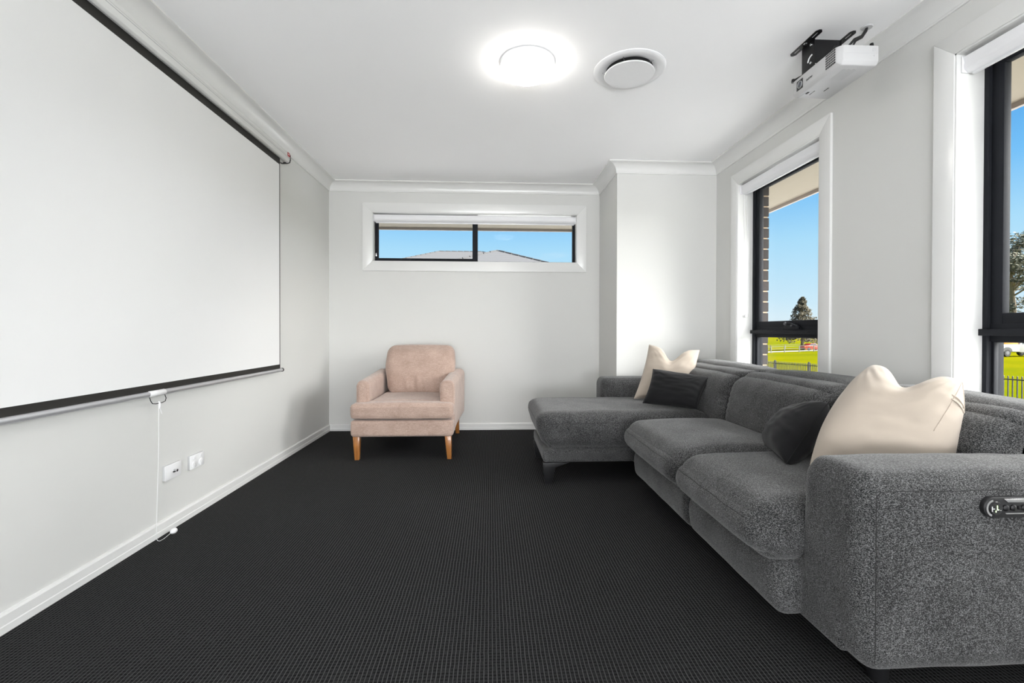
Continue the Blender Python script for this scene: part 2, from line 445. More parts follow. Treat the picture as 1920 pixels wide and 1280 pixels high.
def rbox(x0, x1, y0, y1, z0, z1, r, step=0.02, fn=None, ends=None):
    """rounded box with evenly spaced faces; fn(p, s) may push every point about (s = position in -1..1)"""
    c = Vector(((x0+x1)/2, (y0+y1)/2, (z0+z1)/2)); hx = Vector(((x1-x0)/2, (y1-y0)/2, (z1-z0)/2))
    if not hasattr(r, '__len__'): r = (r, r, r)
    r = [min(r[i], hx[i]*0.999) for i in range(3)]
    n = [max(6, int(2*hx[i]/step)) for i in range(3)]
    def ax(i):
        k = n[i]; out = []
        # denser at the rounded ends
        m = 6; e = r[i]/hx[i]
        for j in range(m): out.append(-1 + e*(1-math.cos(j/m*math.pi/2)))
        kk = max(2, k)
        for j in range(kk+1): out.append(-1+e + (2-2*e)*j/kk)
        for j in range(m-1, -1, -1): out.append(1 - e*(1-math.cos(j/m*math.pi/2)))
        return out
    A = [ax(i) for i in range(3)]
    mb = MB()
    def P(s):
        q = Vector((s[0]*hx.x, s[1]*hx.y, s[2]*hx.z))
        inner = Vector([max(-(hx[i]-r[i]), min(hx[i]-r[i], q[i])) for i in range(3)])
        d = Vector([(q[i]-inner[i])/r[i] for i in range(3)])
        L = d.length
        if L > 1e-9: d = d/L
        # points of the cube map radially on to the rounded surface
        mx = max(abs((q[i]-inner[i])/r[i]) for i in range(3))
        d = d*mx
        p = c + inner + Vector([d[i]*r[i] for i in range(3)])
        return fn(p, Vector(s)) if fn else p
    for a in range(3):
        b, g = (a+1) % 3, (a+2) % 3
        for sgn in (-1, 1):
            vs = []; fs = []
            nb, ng = len(A[b]), len(A[g])
            for i in range(nb):
                for j in range(ng):
                    s = [0, 0, 0]; s[a] = sgn; s[b] = A[b][i]; s[g] = A[g][j]
                    vs.append(P(s))
            for i in range(nb-1):
                for j in range(ng-1):
                    f = (i*ng+j, (i+1)*ng+j, (i+1)*ng+j+1, i*ng+j+1)
                    fs.append(f if sgn > 0 else f[::-1])
            mb.add(vs, fs)
    return mb

def on_surface(mb, pts, lift=0.0):
    """pts moved on to the nearest point of a shape"""
    from mathutils.bvhtree import BVHTree
    t = BVHTree.FromPolygons([Vector(v) for v in mb.v], mb.f)
    out = []
    for p in pts:
        c, nrm, _, _ = t.find_nearest(Vector(p)); out.append(c+nrm*lift)
    return out

def nz3(p, s, seed=0.0):
    return mnoise.noise(Vector((p[0]*s+seed, p[1]*s+seed*1.7, p[2]*s-seed)))

# ================================================================== THE SETTING
def wall_cells(u0, u1, z0, z1, holes):
    us = sorted({u0, u1, *[h[0] for h in holes], *[h[1] for h in holes]}); zs = sorted({z0, z1, *[h[2] for h in holes], *[h[3] for h in holes]})
    for i in range(len(us)-1):
        for j in range(len(zs)-1):
            cu, cz = (us[i]+us[i+1])/2, (zs[j]+zs[j+1])/2
            if not any(h[0] < cu < h[1] and h[2] < cz < h[3] for h in holes):
                yield us[i], us[i+1], zs[j], zs[j+1]

# openings: (from, to, sill, head)
W_BACK = (-1.170, 0.875, 1.662, 2.158)
W_FAR = (2.648, 3.570, 0.40, 2.166)
W_NEAR = (0.938, 1.860, 0.40, 2.166)

struct('floor', MB().box(XL-0.15, XR+0.12, YF-2.6, YB+0.15, -0.10, 0.0), CARPET, 'charcoal grid-loop carpet covering the whole floor')
struct('ceiling', MB().box(XL-0.15, XR+0.12, YF-2.6, YB+0.15, CE, CE+0.12), CEIL, 'plain white plaster ceiling')
struct('wall_left', MB().box(XL-0.15, XL, YF-2.6, YB+0.15, 0, CE), WALL, 'pale grey wall behind the projection screen')
mb = MB()
for a, b, c, d in wall_cells(XL, XR+0.12, 0, CE, [W_BACK]): mb.box(a, b, YB, YB+0.13, c, d)
struct('wall_back', mb, WALL, 'pale grey back wall with the wide slot window')
mb = MB()
for a, b, c, d in wall_cells(YF-2.6, YB+0.13, 0, CE, [W_FAR, W_NEAR]): mb.box(XR, XR+0.12, a, b, c, d)
struct('wall_right', mb, WALL, 'pale grey wall with the two tall windows')
struct('wall_corner', MB().box(XS, XR, YC, YB, 0, CE), WALL, 'boxed-out pale grey corner beside the slot window')
# behind the camera: a wide opening to the hallway
struct('wall_front', MB().box(XL, XR, YF-2.6, YF-2.5, 0, CE), WALL, 'pale grey end wall of the hallway behind the viewer')

# cornice and skirting: a profile swept along each wall with mitred corners
PATH = [(XL, YF), (XL, YB), (XS, YB), (XS, YC), (XR, YC), (XR, YF)]
NRM = [(1, 0), (0, -1), (-1, 0), (0, -1), (-1, 0), (0, 1)]
def mitre(i):
    n1, n2 = Vector(NRM[(i-1) % 6]), Vector(NRM[i % 6])
    return (n1+n2)/(1+n1.dot(n2))
def sweep(i, prof):
    """profile (distance from wall, height) along path segment i"""
    p0, p1 = Vector(PATH[i]), Vector(PATH[(i+1) % 6]); m0, m1 = mitre(i), mitre(i+1)
    n = len(prof)
    vs = [(*(p0+m0*o), z) for o, z in prof] + [(*(p1+m1*o), z) for o, z in prof]
    fs = [(k, (k+1) % n, (k+1) % n+n, k+n) for k in range(n)] + [tuple(range(n)), tuple(range(2*n-1, n-1, -1))]
    return MB().add(vs, fs)
cove = [(0, CE), (0, ZC), (0.009, ZC), (0.009, ZC+0.006)]
for k in range(9):
    t = math.radians(90*k/8)
    cove.append((0.012+0.066*(1-math.cos(t)), ZC+0.010+0.066*math.sin(t)))
cove += [(0.084, CE-0.009), (0.090, CE-0.008), (0.090, CE)]
skirt = [(0, 0), (0.014, 0), (0.014, 0.024), (0.012, 0.027), (0.012, 0.058), (0.008, 0.066), (0, 0.067)]
SIDES = ['left', 'back', 'corner_side', 'corner_face', 'right', 'front']
CAPT = ['left wall', 'back wall', 'side of the boxed corner', 'face of the boxed corner', 'window wall', 'wall behind the viewer']
for i in range(6):
    struct('trim_%d' % (i+1), sweep(i, cove), TRIM, 'white cove cornice along the '+CAPT[i], smooth=True, angle=25)
    if i < 5:
        struct('baseboard_'+SIDES[i], sweep(i, skirt), TRIM, 'low white skirting board along the '+CAPT[i])

# ---------------------------------------------------------------- windows
def mapper(side):
    if side == 'right': return lambda u0, u1, d0, d1, z0, z1: (XR+d0, XR+d1, u0, u1, z0, z1)
    return lambda u0, u1, d0, d1, z0, z1: (u0, u1, YB+d0, YB+d1, z0, z1)
def mitred(side, u0, u1, z0, z1, w, d0, d1):
    """four mitred boards round a rectangle (inner edge u0..z1), w wide outwards"""
    out = []
    q = [((u0, z0), (u1, z0), (u1+w, z0-w), (u0-w, z0-w)), ((u1, z0), (u1, z1), (u1+w, z1+w), (u1+w, z0-w)),
         ((u1, z1), (u0, z1), (u0-w, z1+w), (u1+w, z1+w)), ((u0, z1), (u0, z0), (u0-w, z0-w), (u0-w, z1+w))]
    for p in q:
        mb = MB()
        if side == 'right': mb.prism(p, 0, XR+d0, XR+d1)
        else: mb.prism(p, 1, YB+d0, YB+d1)
        out.append(mb)
    return out

def window_shell(n, side, op, label, depth):
    u0, u1, z0, z1 = op; M = mapper(side)
    c = (u0+u1)/2
    loc = (XR, c, z0) if side == 'right' else (c, YB, z0)
    w = thing('window_%d' % n, label, None, loc, kind='structure')
    for mb in mitred(side, u0+0.004, u1-0.004, z0+0.004, z1-0.004, 0.090, -0.016, 0.0):
        build('architrave', mb, TRIM, w, bevel=0.0015)
    for b in ((u0-0.001, u0+0.012, z0, z1), (u1-0.012, u1+0.001, z0, z1), (u0, u1, z0-0.001, z0+0.012), (u0, u1, z1-0.012, z1+0.001)):
        build('reveal_board', MB().box(*M(b[0], b[1], -0.012, depth, b[2], b[3])), TRIM, w, bevel=0.002)
    return w, M

def ring(M, u0, u1, z0, z1, w, d0, d1):
    """left, right, bottom, top bars of a frame, w wide inwards"""
    return [MB().box(*M(u0, u0+w, d0, d1, z0, z1)), MB().box(*M(u1-w, u1, d0, d1, z0, z1)),
            MB().box(*M(u0+w, u1-w, d0, d1, z0, z0+w)), MB().box(*M(u0+w, u1-w, d0, d1, z1-w, z1))]

def tall_window(n, op, label):
    w, M = window_shell(n, 'right', op, label, 0.125)
    u0, u1, z0, z1 = op[0]+0.012, op[1]-0.012, op[2]+0.012, op[3]-0.012
    for mb in ring(M, u0-0.012, u1+0.012, z0-0.012, z1+0.012, 0.030, 0.112, 0.190): build('frame_bar', mb, FRAME, w, bevel=0.002)
    # meeting rail between awning sash and fixed light, with a ledge that stands proud
    build('transom', MB().box(*M(u0, u1, 0.125, 0.185, 0.944, 1.018)), FRAME, w, bevel=0.002)
    build('transom_ledge', MB().box(*M(u0-0.004, u1+0.004, 0.094, 0.126, 0.968, 0.996)), FRAME, w, bevel=0.002)
    s = [u0+0.018, u1-0.018, 1.016, z1-0.016]
    for mb in ring(M, s[0], s[1], s[2], s[3], 0.046, 0.126, 0.158): build('sash_bar', mb, FRAME, w, bevel=0.003)
    build('pane', MB().box(*M(s[0]+0.034, s[1]-0.034, 0.136, 0.140, s[2]+0.034, s[3]-0.034)), GLASS, w)
    for mb in ring(M, u0+0.018, u1-0.018, z0+0.016, 0.950, 0.010, 0.134, 0.154): build('glazing_bead', mb, FRAME, w, bevel=0.002)
    build('pane', MB().box(*M(u0+0.026, u1-0.026, 0.142, 0.146, z0+0.022, 0.942)), GLASS, w)
    # winder on the ledge of the awning sash
    c = (op[0]+op[1])/2
    h = build('winder', MB().prism([(c-0.125, 0.998), (c+0.06, 0.998), (c+0.045, 1.026), (c+0.015, 1.045), (c-0.03, 1.042), (c-0.075, 1.034), (c-0.11, 1.012)], 0, XR+0.104, XR+0.128), FRAME, w, bevel=0.003)
    build('knob', MB().lathe([(0.0, -0.022), (0.010, -0.021), (0.012, -0.012), (0.006, -0.006), (0.006, 0.006)], (XR+0.104, c+0.008, 1.040), 0, 16), GREYM, h, smooth=True)
    build('crank_arm', MB().tube([(XR+0.098, c+0.008, 1.04), (XR+0.092, c-0.05, 1.040), (XR+0.092, c-0.10, 1.022), (XR+0.092, c-0.135, 1.008)], 0.006, 8, radii=[0.007, 0.007, 0.006, 0.005]), FRAME, h, smooth=True)
    build('stay_screw', MB().lathe([(0.0, -0.010), (0.007, -0.009), (0.008, 0.004)], (XR+0.104, c-0.045, 1.026), 0, 12), GREYM, h, smooth=True)
    return w
tall_window(2, W_FAR, 'tall charcoal-framed window further along the sofa wall, awning over fixed pane')
tall_window(3, W_NEAR, 'tall charcoal-framed window nearest the viewer, cut by the picture edge')

# slot window: sliding sash on the left, fixed light on the right
w, M = window_shell(1, 'back', W_BACK, 'wide low slot window high in the back wall, dark sliding sash', 0.10)
u0, u1, z0, z1 = W_BACK[0]+0.006, W_BACK[1]-0.010, W_BACK[2]+0.014, W_BACK[3]-0.010
for mb in ring(M, u0, u1, z0, z1+0.01, 0.012, 0.082, 0.15): build('frame_bar', mb, FRAME, w, bevel=0.002)
xm0, xm1 = -0.183, -0.131
for mb in ring(M, u0+0.006, xm1, z0+0.006, z1, 0.034, 0.084, 0.108): build('sash_bar', mb, FRAME, w, bevel=0.002)
build('interlock_stile', MB().box(*M(xm0, xm1+0.001, 0.080, 0.112, z0+0.004, z1)), FRAME, w, bevel=0.002)
build('pane', MB().box(*M(u0+0.03, xm0+0.005, 0.094, 0.098, z0+0.03, z1-0.02)), GLASS, w)
for mb in ring(M, xm0+0.01, u1-0.008, z0+0.006, z1, 0.012, 0.114, 0.136): build('fixed_bar', mb, FRAME, w, bevel=0.002)
build('fixed_stile', MB().box(*M(u1-0.024, u1-0.004, 0.084, 0.136, z0+0.004, z1)), FRAME, w, bevel=0.002)
build('pane', MB().box(*M(xm0+0.016, u1-0.014, 0.123, 0.127, z0+0.012, z1-0.008)), GLASS, w)
build('sash_lock', MB().box(*M(u0+0.010, u0+0.026, 0.074, 0.086, z0+0.055, z0+0.09)), STEEL, w, bevel=0.003)

# ---------------------------------------------------------------- brick veneer outside, bricks of the window jambs built one by one
BX0, BX1 = XR+0.176, XR+0.288
def brick_mesh(name, sx, sy, sz):
    bm = bmesh.new(); bmesh.ops.create_cube(bm, size=1.0)
    for v in bm.verts: v.co = Vector((v.co.x*sx, v.co.y*sy, (v.co.z+0.5)*sz))
    bmesh.ops.bevel(bm, geom=list(bm.edges), offset=0.0025, segments=1, affect='EDGES')
    me = bpy.data.meshes.new(name); bm.to_mesh(me); bm.free(); me.materials.append(BRICK); return me
FULL, HALF = brick_mesh('brick', 0.110, 0.230, 0.076), brick_mesh('half_brick', 0.110, 0.110, 0.076)
ven = MB()
JO = 0.055; JB = 0.235                                   # strip beside each opening made of real bricks
holes = []
for op in (W_FAR, W_NEAR): holes.append((op[0]-JO-JB, op[1]+JO+JB, 0.36, 2.27))
for a, b, c, d in wall_cells(YF-2.6, YB+0.28, -1.6, 2.27, holes): ven.box(BX0, BX1-0.002, a, b, c, d)
vw = struct('wall_veneer', ven, VENEER, 'dark brown brick outer wall seen through the tall windows')
vo = ORG[vw.name]
mo = MB()
for op in (W_FAR, W_NEAR):
    for s, e in ((-1, op[0]-JO), (1, op[1]+JO)):
        mo.box(BX0+0.008, BX1-0.010, e+s*0.004, e+s*JB, 0.36, 2.27)
        for k in range(22):
            z = 0.372+k*0.086
            if k % 2 == 0:
                spots = [(FULL, e+s*0.115)]
            else:
                spots = [(HALF, e+s*0.055), (HALF, e+s*0.177)]
            for me, y in spots:
                o = bpy.data.objects.new('brick', me); link(o, vw)
                o.location = Vector(((BX0+BX1)/2 + random.uniform(-0.002, 0.002), y + random.uniform(-0.0015, 0.0015), z)) - vo
build('mortar', mo, MORTAR, vw)
ven2 = MB()
for a, b, c, d in wall_cells(XL-0.3, BX1, -1.6, 2.27, [(W_BACK[0]-0.008, W_BACK[1]+0.008, W_BACK[2]-0.01, 2.27)]): ven2.box(a, b, YB+0.17, YB+0.28, c, d)
struct('wall_veneer_rear', ven2, VENEER, 'brick outer wall behind the slot window')
# eaves
EZ, EX, EY = 2.275, 2.945, 5.76
mb = MB().box(XR+0.10, EX, YF-3.0, EY, EZ, EZ+0.012).box(XL-1.0, XR+0.10, YB+0.10, EY, EZ, EZ+0.012)
struct('trim_7', mb, SOFFIT, 'cream eaves lining outside the windows')
mb = MB().box(EX, EX+0.025, YF-3.0, EY+0.025, EZ-0.030, EZ+0.19).box(XL-1.0, EX, EY, EY+0.025, EZ-0.030, EZ+0.19)
struct('trim_8', mb, FASCIA, 'taupe fascia board at the edge of the eaves')
gut = [(0.0, 0.0), (0.02, -0.012), (0.09, -0.012), (0.115, 0.02), (0.115, 0.11), (0.10, 0.11), (0.10, 0.03), (0.085, 0.0), (0.025, 0.0), (0.01, 0.11), (0.0, 0.11)]
mb = MB().prism([(EX+0.025+a, EZ+0.02+b) for a, b in gut], 1, YF-3.0, EY+0.1)
mb.prism([(EY+0.025+a, EZ+0.02+b) for a, b in gut], 0, XL-1.0, EX+0.1)
struct('trim_9', mb, plain('gutter_cream', (0.60, 0.56, 0.50), 0.5, noise_amt=0.03), 'pale gutter along the eaves')
mb = MB().add([(XL-1.0, YF-3, EZ+0.19), (EX, YF-3, EZ+0.19), (EX, EY, EZ+0.19), (XL-1, EY, EZ+0.19), (XL-1.0, YF-3, EZ+1.5), (XL-1, EY-3, EZ+1.5)], [(0, 1, 2, 3), (0, 1, 4), (1, 2, 5, 4), (2, 3, 5)])
struct('roof', mb, TILE, 'tiled roof over the room')

# ================================================================== SOFA
sofa = thing('sofa', 'charcoal tweed sectional sofa with chaise and power recliner arm', 'sofa', (1.2, 2.5, 0))
def gather(p, y_edges, amp=0.007, reach=0.07, freq=62, axis=0):
    """little pleats where a cushion is drawn in at its side seams"""
    d = min(abs(p.y-y) for y in y_edges)
    k = max(0.0, 1-d/reach)
    return amp*k*k*math.sin(p.z*freq*2+p.x*40)

# carcass
build('carcass', rbox(0.96, 1.90, 1.20, 3.82, 0.10, 0.30, 0.02, 0.08), TWEED, sofa, smooth=True)
# chaise
def f_chaise(p, s):
    t = max(0, s.z)
    p = p.copy()
    p.z += 0.012*(1-s.x**2)*(1-s.y**2)*t + 0.004*nz3(p, 5, 3)
    # front end leans in towards the foot
    if s.x < 0: p.x += 0.075*max(0, -s.z*0.5+0.5)**1.2*(-s.x)**3
    if s.y < 0: p.y += 0.05*max(0, -s.z*0.5+0.5)**1.5*(-s.y)**3
    p.y += 0.004*nz3(p, 7, 9)
    # a long seam pressed into the near side
    return p
ch = rbox(0.275, 1.46, 2.865, 3.64, 0.205, 0.462, (0.10, 0.09, 0.095), 0.022, f_chaise)
chaise = build('chaise_cushion', ch, TWEED, sofa, smooth=True, angle=80)
build('chaise_rail', rbox(0.340, 0.985, 2.925, 3.58, 0.135, 0.215, 0.022, 0.03), TWEED, sofa, smooth=True, angle=80)
build('seam', MB().tube(on_surface(ch, [(0.31+0.62*i/30, 2.84, 0.405+0.003*math.sin(i*0.7)) for i in range(31)], 0.0002), 0.0013, 6), SEAM, chaise)
build('seam', MB().tube(on_surface(ch, [(0.31-0.02*math.sin(i/10*math.pi/2), 2.86+0.6*i/10, 0.405) for i in range(11)], 0.0002), 0.0013, 6), SEAM, chaise)
# two recliner seats, their front panels and backs
def f_seat(y0, y1):
    def f(p, s):
        p = p.copy()
        t = max(0, s.z)
        p.z += 0.016*(1-s.x**2)*(1-s.y**4)*t + 0.003*nz3(p, 6, 2)
        if s.x < 0:
            p.x += 0.030*max(0, -s.z)**2*(-s.x)**3 - 0.010*(1-s.y**2)*(-s.x)**3
            p.x += 0.003*nz3(p, 9, 5)
        p.z -= 0.020*max(0, -s.x)**4*t
        return p
    return f
SEATS = [(1.345, 1.992), (1.984, 2.760)]
for y0, y1 in SEATS:
    st_ = rbox(0.800, 1.47, y0, y1, 0.255, 0.455, (0.10, 0.085, 0.095), 0.022, f_seat(y0, y1))
    so_ = build('seat_cushion', st_, TWEED, sofa, smooth=True, angle=80)
    build('seam', MB().tube(on_surface(st_, [(0.79, y0+0.05+(y1-y0-0.10)*i/24, 0.405+0.002*math.sin(i*0.8)) for i in range(25)], 0.0002), 0.0012, 6), SEAM, so_)
    build('footrest_panel', rbox(0.868, 0.985, y0+0.006, min(y1, 2.90)-0.006, 0.098, 0.270, (0.045, 0.045, 0.05), 0.022,
          lambda p, s: p + Vector((0.014*max(0, -s.z) + 0.003*nz3(p, 8, 4), 0, 0))), TWEED, sofa, smooth=True, angle=80)
BACKS = [(1.300, 2.004, 0), (1.998, 2.735, 1), (2.729, 3.60, 2)]
def f_back(y0, y1):
    def f(p, s):
        p = p.copy()
        # leans back with height, top edge rolls over
        p.x += 0.075*(s.z*0.5+0.5) + 0.035*max(0, s.z)**3
        p.x -= 0.018*(1-s.y**2)*(1-s.z**2)
        g = gather(p, (y0, y1), 0.009, 0.10, 85)*(1-abs(s.z)**6)*(1 if s.x < 0 else 0)
        p.x += g
        p.x += 0.018*max(0, abs(s.y)-0.80)/0.2*(1 if s.x < 0 else 0)
        p.z += 0.5*g*max(0, s.z) + 0.004*nz3(p, 6, 7)
        p.z -= 0.012*s.y**6*max(0, s.z)
        return p
    return f
for y0, y1, k in BACKS:
    build('back_cushion', rbox(1.395+(0.07 if k == 0 else 0), 1.64, y0, y1, 0.40, 0.742, (0.075, 0.06, 0.085), 0.016, f_back(y0, y1)), TWEED, sofa, smooth=True, angle=80)
    def f_head(p, s, y0=y0, y1=y1):
        p = p.copy()
        p.z += -0.016*s.y**6*max(0, s.z) + 0.012*(1-s.y**2)*max(0, s.z) + 0.004*nz3(p, 6, 1)
        g = gather(p, (y0, y1), 0.005, 0.06, 40); p.z += g*max(0, s.z)
        return p
    build('headrest', rbox(1.615, 1.885, y0+0.002, y1-0.002+(0.22 if k == 2 else 0), 0.50, 0.752, (0.09, 0.06, 0.085), 0.02, f_head), TWEED, sofa, smooth=True, angle=80)
build('back_shell', rbox(1.62, 1.905, 1.20, 3.80, 0.11, 0.60, 0.03, 0.06), TWEED, sofa, smooth=True)
# near arm with the control strip
def f_arm(p, s):
    p = p.copy()
    t = max(0, s.z)
    p.z += 0.010*(1-s.y**2)*t + 0.003*nz3(p, 6, 8)
    if s.z > 0.6: p.z += 0.0025*math.sin(p.x*95+p.y*30)*max(0, s.x)*t
    if s.x < 0:
        p.x += 0.012*max(0, s.y*0.5+0.5)*(-s.x)**4*max(0, s.z)
        p.x += 0.020*max(0, -s.z)**2*(-s.x)**3
    return p
am = rbox(0.955, 1.90, 1.128, 1.380, 0.082, 0.606, (0.055, 0.055, 0.060), 0.02, f_arm)
arm_ = build('arm', am, TWEED, sofa, smooth=True, angle=80)
sp_ = [(0.985, 1.10, 0.105+0.031*i) for i in range(15)] + [(0.988, 1.10, 0.556), (0.997, 1.10, 0.572), (1.012, 1.10, 0.5790)] + [(1.012+0.05*i, 1.10, 0.580+0.0012*math.sin(i*1.3)) for i in range(1, 17)]
build('seam', MB().tube(on_surface(am, sp_, 0.0), 0.0012, 6), SEAM, arm_)
def f_farm(p, s):
    p = p.copy(); p.z += 0.008*(1-s.y**2)*max(0, s.z) + 0.003*nz3(p, 6, 12); return p
build('arm', rbox(0.895, 1.90, 3.630, 3.865, 0.13, 0.600, (0.05, 0.06, 0.06), 0.025, f_farm), TWEED, sofa, smooth=True, angle=80)
# legs
def blade_leg(x, y, h=0.135, top=0.10, bot=0.045):
    mb = MB(); w0, w1 = top/2, bot/2; t = 0.018
    mb.add([(x-0.022, y-t, 0), (x+0.024, y-t, 0), (x+0.024, y+t, 0), (x-0.022, y+t, 0), (x-0.034, y-t, h*0.75), (x+0.045, y-t, h*0.75), (x+0.045, y+t, h*0.75), (x-0.034, y+t, h*0.75), (x-0.036, y-t, h), (x+0.14, y-t, h), (x+0.14, y+t, h), (x-0.036, y+t, h)],
           [(3, 2, 1, 0), (0, 1, 5, 4), (1, 2, 6, 5), (2, 3, 7, 6), (3, 0, 4, 7), (4, 5, 9, 8), (5, 6, 10, 9), (6, 7, 11, 10), (7, 4, 8, 11), (8, 9, 10, 11)])
    return mb
for x, y in ((0.375, 2.945), (0.375, 3.545)): build('leg', blade_leg(x, y), BLACKM, sofa, bevel=0.003)
for x, y in ((1.10, 1.24), (1.75, 1.24), (1.10, 2.05), (1.75, 2.05), (1.75, 3.72), (1.05, 3.70)):
    build('leg', MB().lathe([(0.022, 0.0), (0.026, 0.01), (0.030, 0.115)], (x, y, 0), 2, 16), BLACKM, sofa, smooth=True)
# control strip let into the arm
cp = build('control_panel', MB().prism([(1.300+0.027*math.cos(t), 0.5285+0.0265*math.sin(t)) for t in [math.radians(90+180*i/14) for i in range(15)]] + [(1.520+0.027*math.cos(t), 0.5285+0.0265*math.sin(t)) for t in [math.radians(-90+180*i/14) for i in range(15)]], 1, 1.1165, 1.135), BLACKP, sofa, bevel=0.002)
cp['label'] = 'black power recliner control strip with bright rim'
build('rim', MB().prism([(1.330, 0.5475), (1.335, 0.5430), (1.505, 0.5430), (1.510, 0.5475), (1.505, 0.5525), (1.325, 0.5525)], 1, 1.1135, 1.118), STEEL, cp, bevel=0.001)
build('rim', MB().prism([(1.332, 0.5130), (1.505, 0.5130), (1.508, 0.5160), (1.328, 0.5160)], 1, 1.1140, 1.118), STEEL, cp)
build('rim', MB().prism([(1.2990+0.0215*math.cos(t), 0.5285+0.0225*math.sin(t)) for t in [math.radians(100+150*i/12) for i in range(13)]] + [(1.2990+0.0165*math.cos(t), 0.5285+0.0175*math.sin(t)) for t in [math.radians(250-150*i/12) for i in range(13)]], 1, 1.1140, 1.118), STEEL, cp)
build('dial', MB().lathe([(0.0, -0.0045), (0.0165, -0.004), (0.0185, 0.0)], (1.304, 1.1165, 0.5280), 1, 28), BLACKP, cp, smooth=True)
gl = MB().box(1.3035, 1.3052, 1.1112, 1.1122, 0.526, 0.5365).box(1.3035, 1.309, 1.1112, 1.1122, 0.5245, 0.5262).box(1.300, 1.3017, 1.1112, 1.1122, 0.519, 0.5235)
build('seat_symbol', gl, LED, cp)
wh = MB().box(1.290, 1.2915, 1.1112, 1.1122, 0.521, 0.534).box(1.2915, 1.2975, 1.1112, 1.1122, 0.5272, 0.5285).box(1.313, 1.3145, 1.1112, 1.1122, 0.523, 0.5245)
build('seat_symbol', wh, WHITEP, cp)
for i, (bx, br) in enumerate(((1.3315, 0.0085), (1.3515, 0.0085), (1.3665, 0.0045), (1.3815, 0.0085), (1.4015, 0.0085), (1.4165, 0.0045), (1.4315, 0.0085), (1.4515, 0.0085))):
    build('button', MB().lathe([(0.0, -0.006), (br*0.6, -0.0052), (br*0.95, -0.003), (br, 0.0)], (bx, 1.1165, 0.5285), 1, 18), BLACKM, cp, smooth=True)

# ================================================================== CUSHIONS
def pillow(name, label, cs, t, mat, cat='cushion', chop=0.0, bulge=(1.0, 1.0), pinch=0.07, wr=0.004, seed=1.0, n=44, group=None, pw=0.42, base=None, seam_mat=None, bow=0.0, chopw=0.34):
    """cs: bottom-left, bottom-right, top-right, top-left corner; t thickness; chop: depth of the dent in the top edge"""
    BL, BR, TR, TL = [Vector(c) for c in cs]
    nrm = ((BR-BL)+(TR-TL)).cross((TL-BL)+(TR-BR)).normalized()     # towards the viewer for these corners
    upv = ((TL-BL)+(TR-BR)).normalized()
    ctr = (BL+BR+TR+TL)/4
    def P(u, v, side):
        a, b = (u+1)/2, (v+1)/2
        # corners stick out, sides pull in
        a2 = 0.5+(a-0.5)*(1-pinch*(1-v*v)); b2 = 0.5+(b-0.5)*(1-pinch*(1-u*u))
        p = BL*(1-a2)*(1-b2)+BR*a2*(1-b2)+TR*a2*b2+TL*(1-a2)*b2
        if bow: p = p - (BR-BL)*bow*(1-v*v)*(1-a) + (BR-BL)*bow*0.4*(1-v*v)*a
        prof = ((1-abs(u)**2.6)*(1-abs(v)**2.6))
        th = t/2*max(0.0, prof)**pw
        dent = math.exp(-(u/chopw)**2)
        if chop:
            p = p - upv*chop*dent*b**2.2
            p = p - nrm*chop*0.10*dent*b**3
        rad = math.atan2(v-1, abs(u)-1)
        w = wr*math.sin(rad*22+seed)*math.exp(-((abs(u)-1)**2+(v-1)**2)/0.30) + wr*1.2*nz3((u*1.6, v*3.2, seed), 1.6, seed)
        th = max(0.0, th + w*min(1, prof*3))
        return p + nrm*th*(bulge[0] if side > 0 else -bulge[1])
    mb = MB()
    for side in (1, -1):
        vs = [P(-1+2*i/n, -1+2*j/n, side) for i in range(n+1) for j in range(n+1)]
        fs = []
        for i in range(n):
            for j in range(n):
                f = (i*(n+1)+j, (i+1)*(n+1)+j, (i+1)*(n+1)+j+1, i*(n+1)+j+1)
                fs.append(f if side > 0 else f[::-1])
        mb.add(vs, fs)
    low = min(v[2] for v in mb.v)
    o = thing(name, label, cat, (ctr.x, ctr.y, low), group)
    build('cover', mb, mat, o, smooth=True, angle=140)
    ed = [P(-1+2*i/n, -1, 1) for i in range(n)] + [P(1, -1+2*i/n, 1) for i in range(n)] + [P(1-2*i/n, 1, 1) for i in range(n)] + [P(-1, 1-2*i/n, 1) for i in range(n+1)]
    build('seam', MB().tube(ed, 0.0022, 6), seam_mat or mat, o, smooth=True)
    return o, P, nrm

G = 'scatter cushions on the sofa'
pillow('scatter_cushion', 'ivory square cushion with dented top standing in the far sofa corner', [(1.075, 3.37, 0.480), (1.45, 3.22, 0.480), (1.590, 3.40, 0.842), (1.235, 3.50, 0.880)], 0.15, IVORY, chop=0.105, seed=2.0, group=G)
pillow('scatter_cushion', 'small black oblong cushion leaning on the far ivory cushion', [(1.045, 3.085, 0.492), (1.325, 2.865, 0.486), (1.478, 3.00, 0.672), (1.165, 3.22, 0.714)], 0.13, BLACKV, seed=5.0, wr=0.003, group=G)
pw_, PW, NW = pillow('scatter_cushion', 'large ivory cushion behind the near sofa arm, top folded into two peaks', [(1.150, 1.590, 0.480), (1.500, 1.412, 0.490), (1.597, 1.472, 0.812), (1.510, 1.74, 0.848)], 0.23, IVORY, chop=0.085, seed=8.0, n=60, group=G, bulge=(1.2, 1.1), wr=0.004, pinch=0.02, chopw=0.40, bow=0.11)
cv = [c for c in pw_.children if c.name.startswith('cover')][0]
build('side_seam', MB().tube([PW(0.985-0.34*t, 0.98-1.30*t, 1)+NW*0.0006 for t in [i/30 for i in range(31)]], 0.0016, 6), IVORY, cv, smooth=True)
for dv in (0.0, 0.10): build('flap_seam', MB().tube([PW(0.80+0.19*t, 0.46-dv-0.06*t, 1)+NW*(0.0006+0.004*math.sin(t*3.1)) for t in [i/10 for i in range(11)]], 0.0022, 6), IVORY, cv, smooth=True)
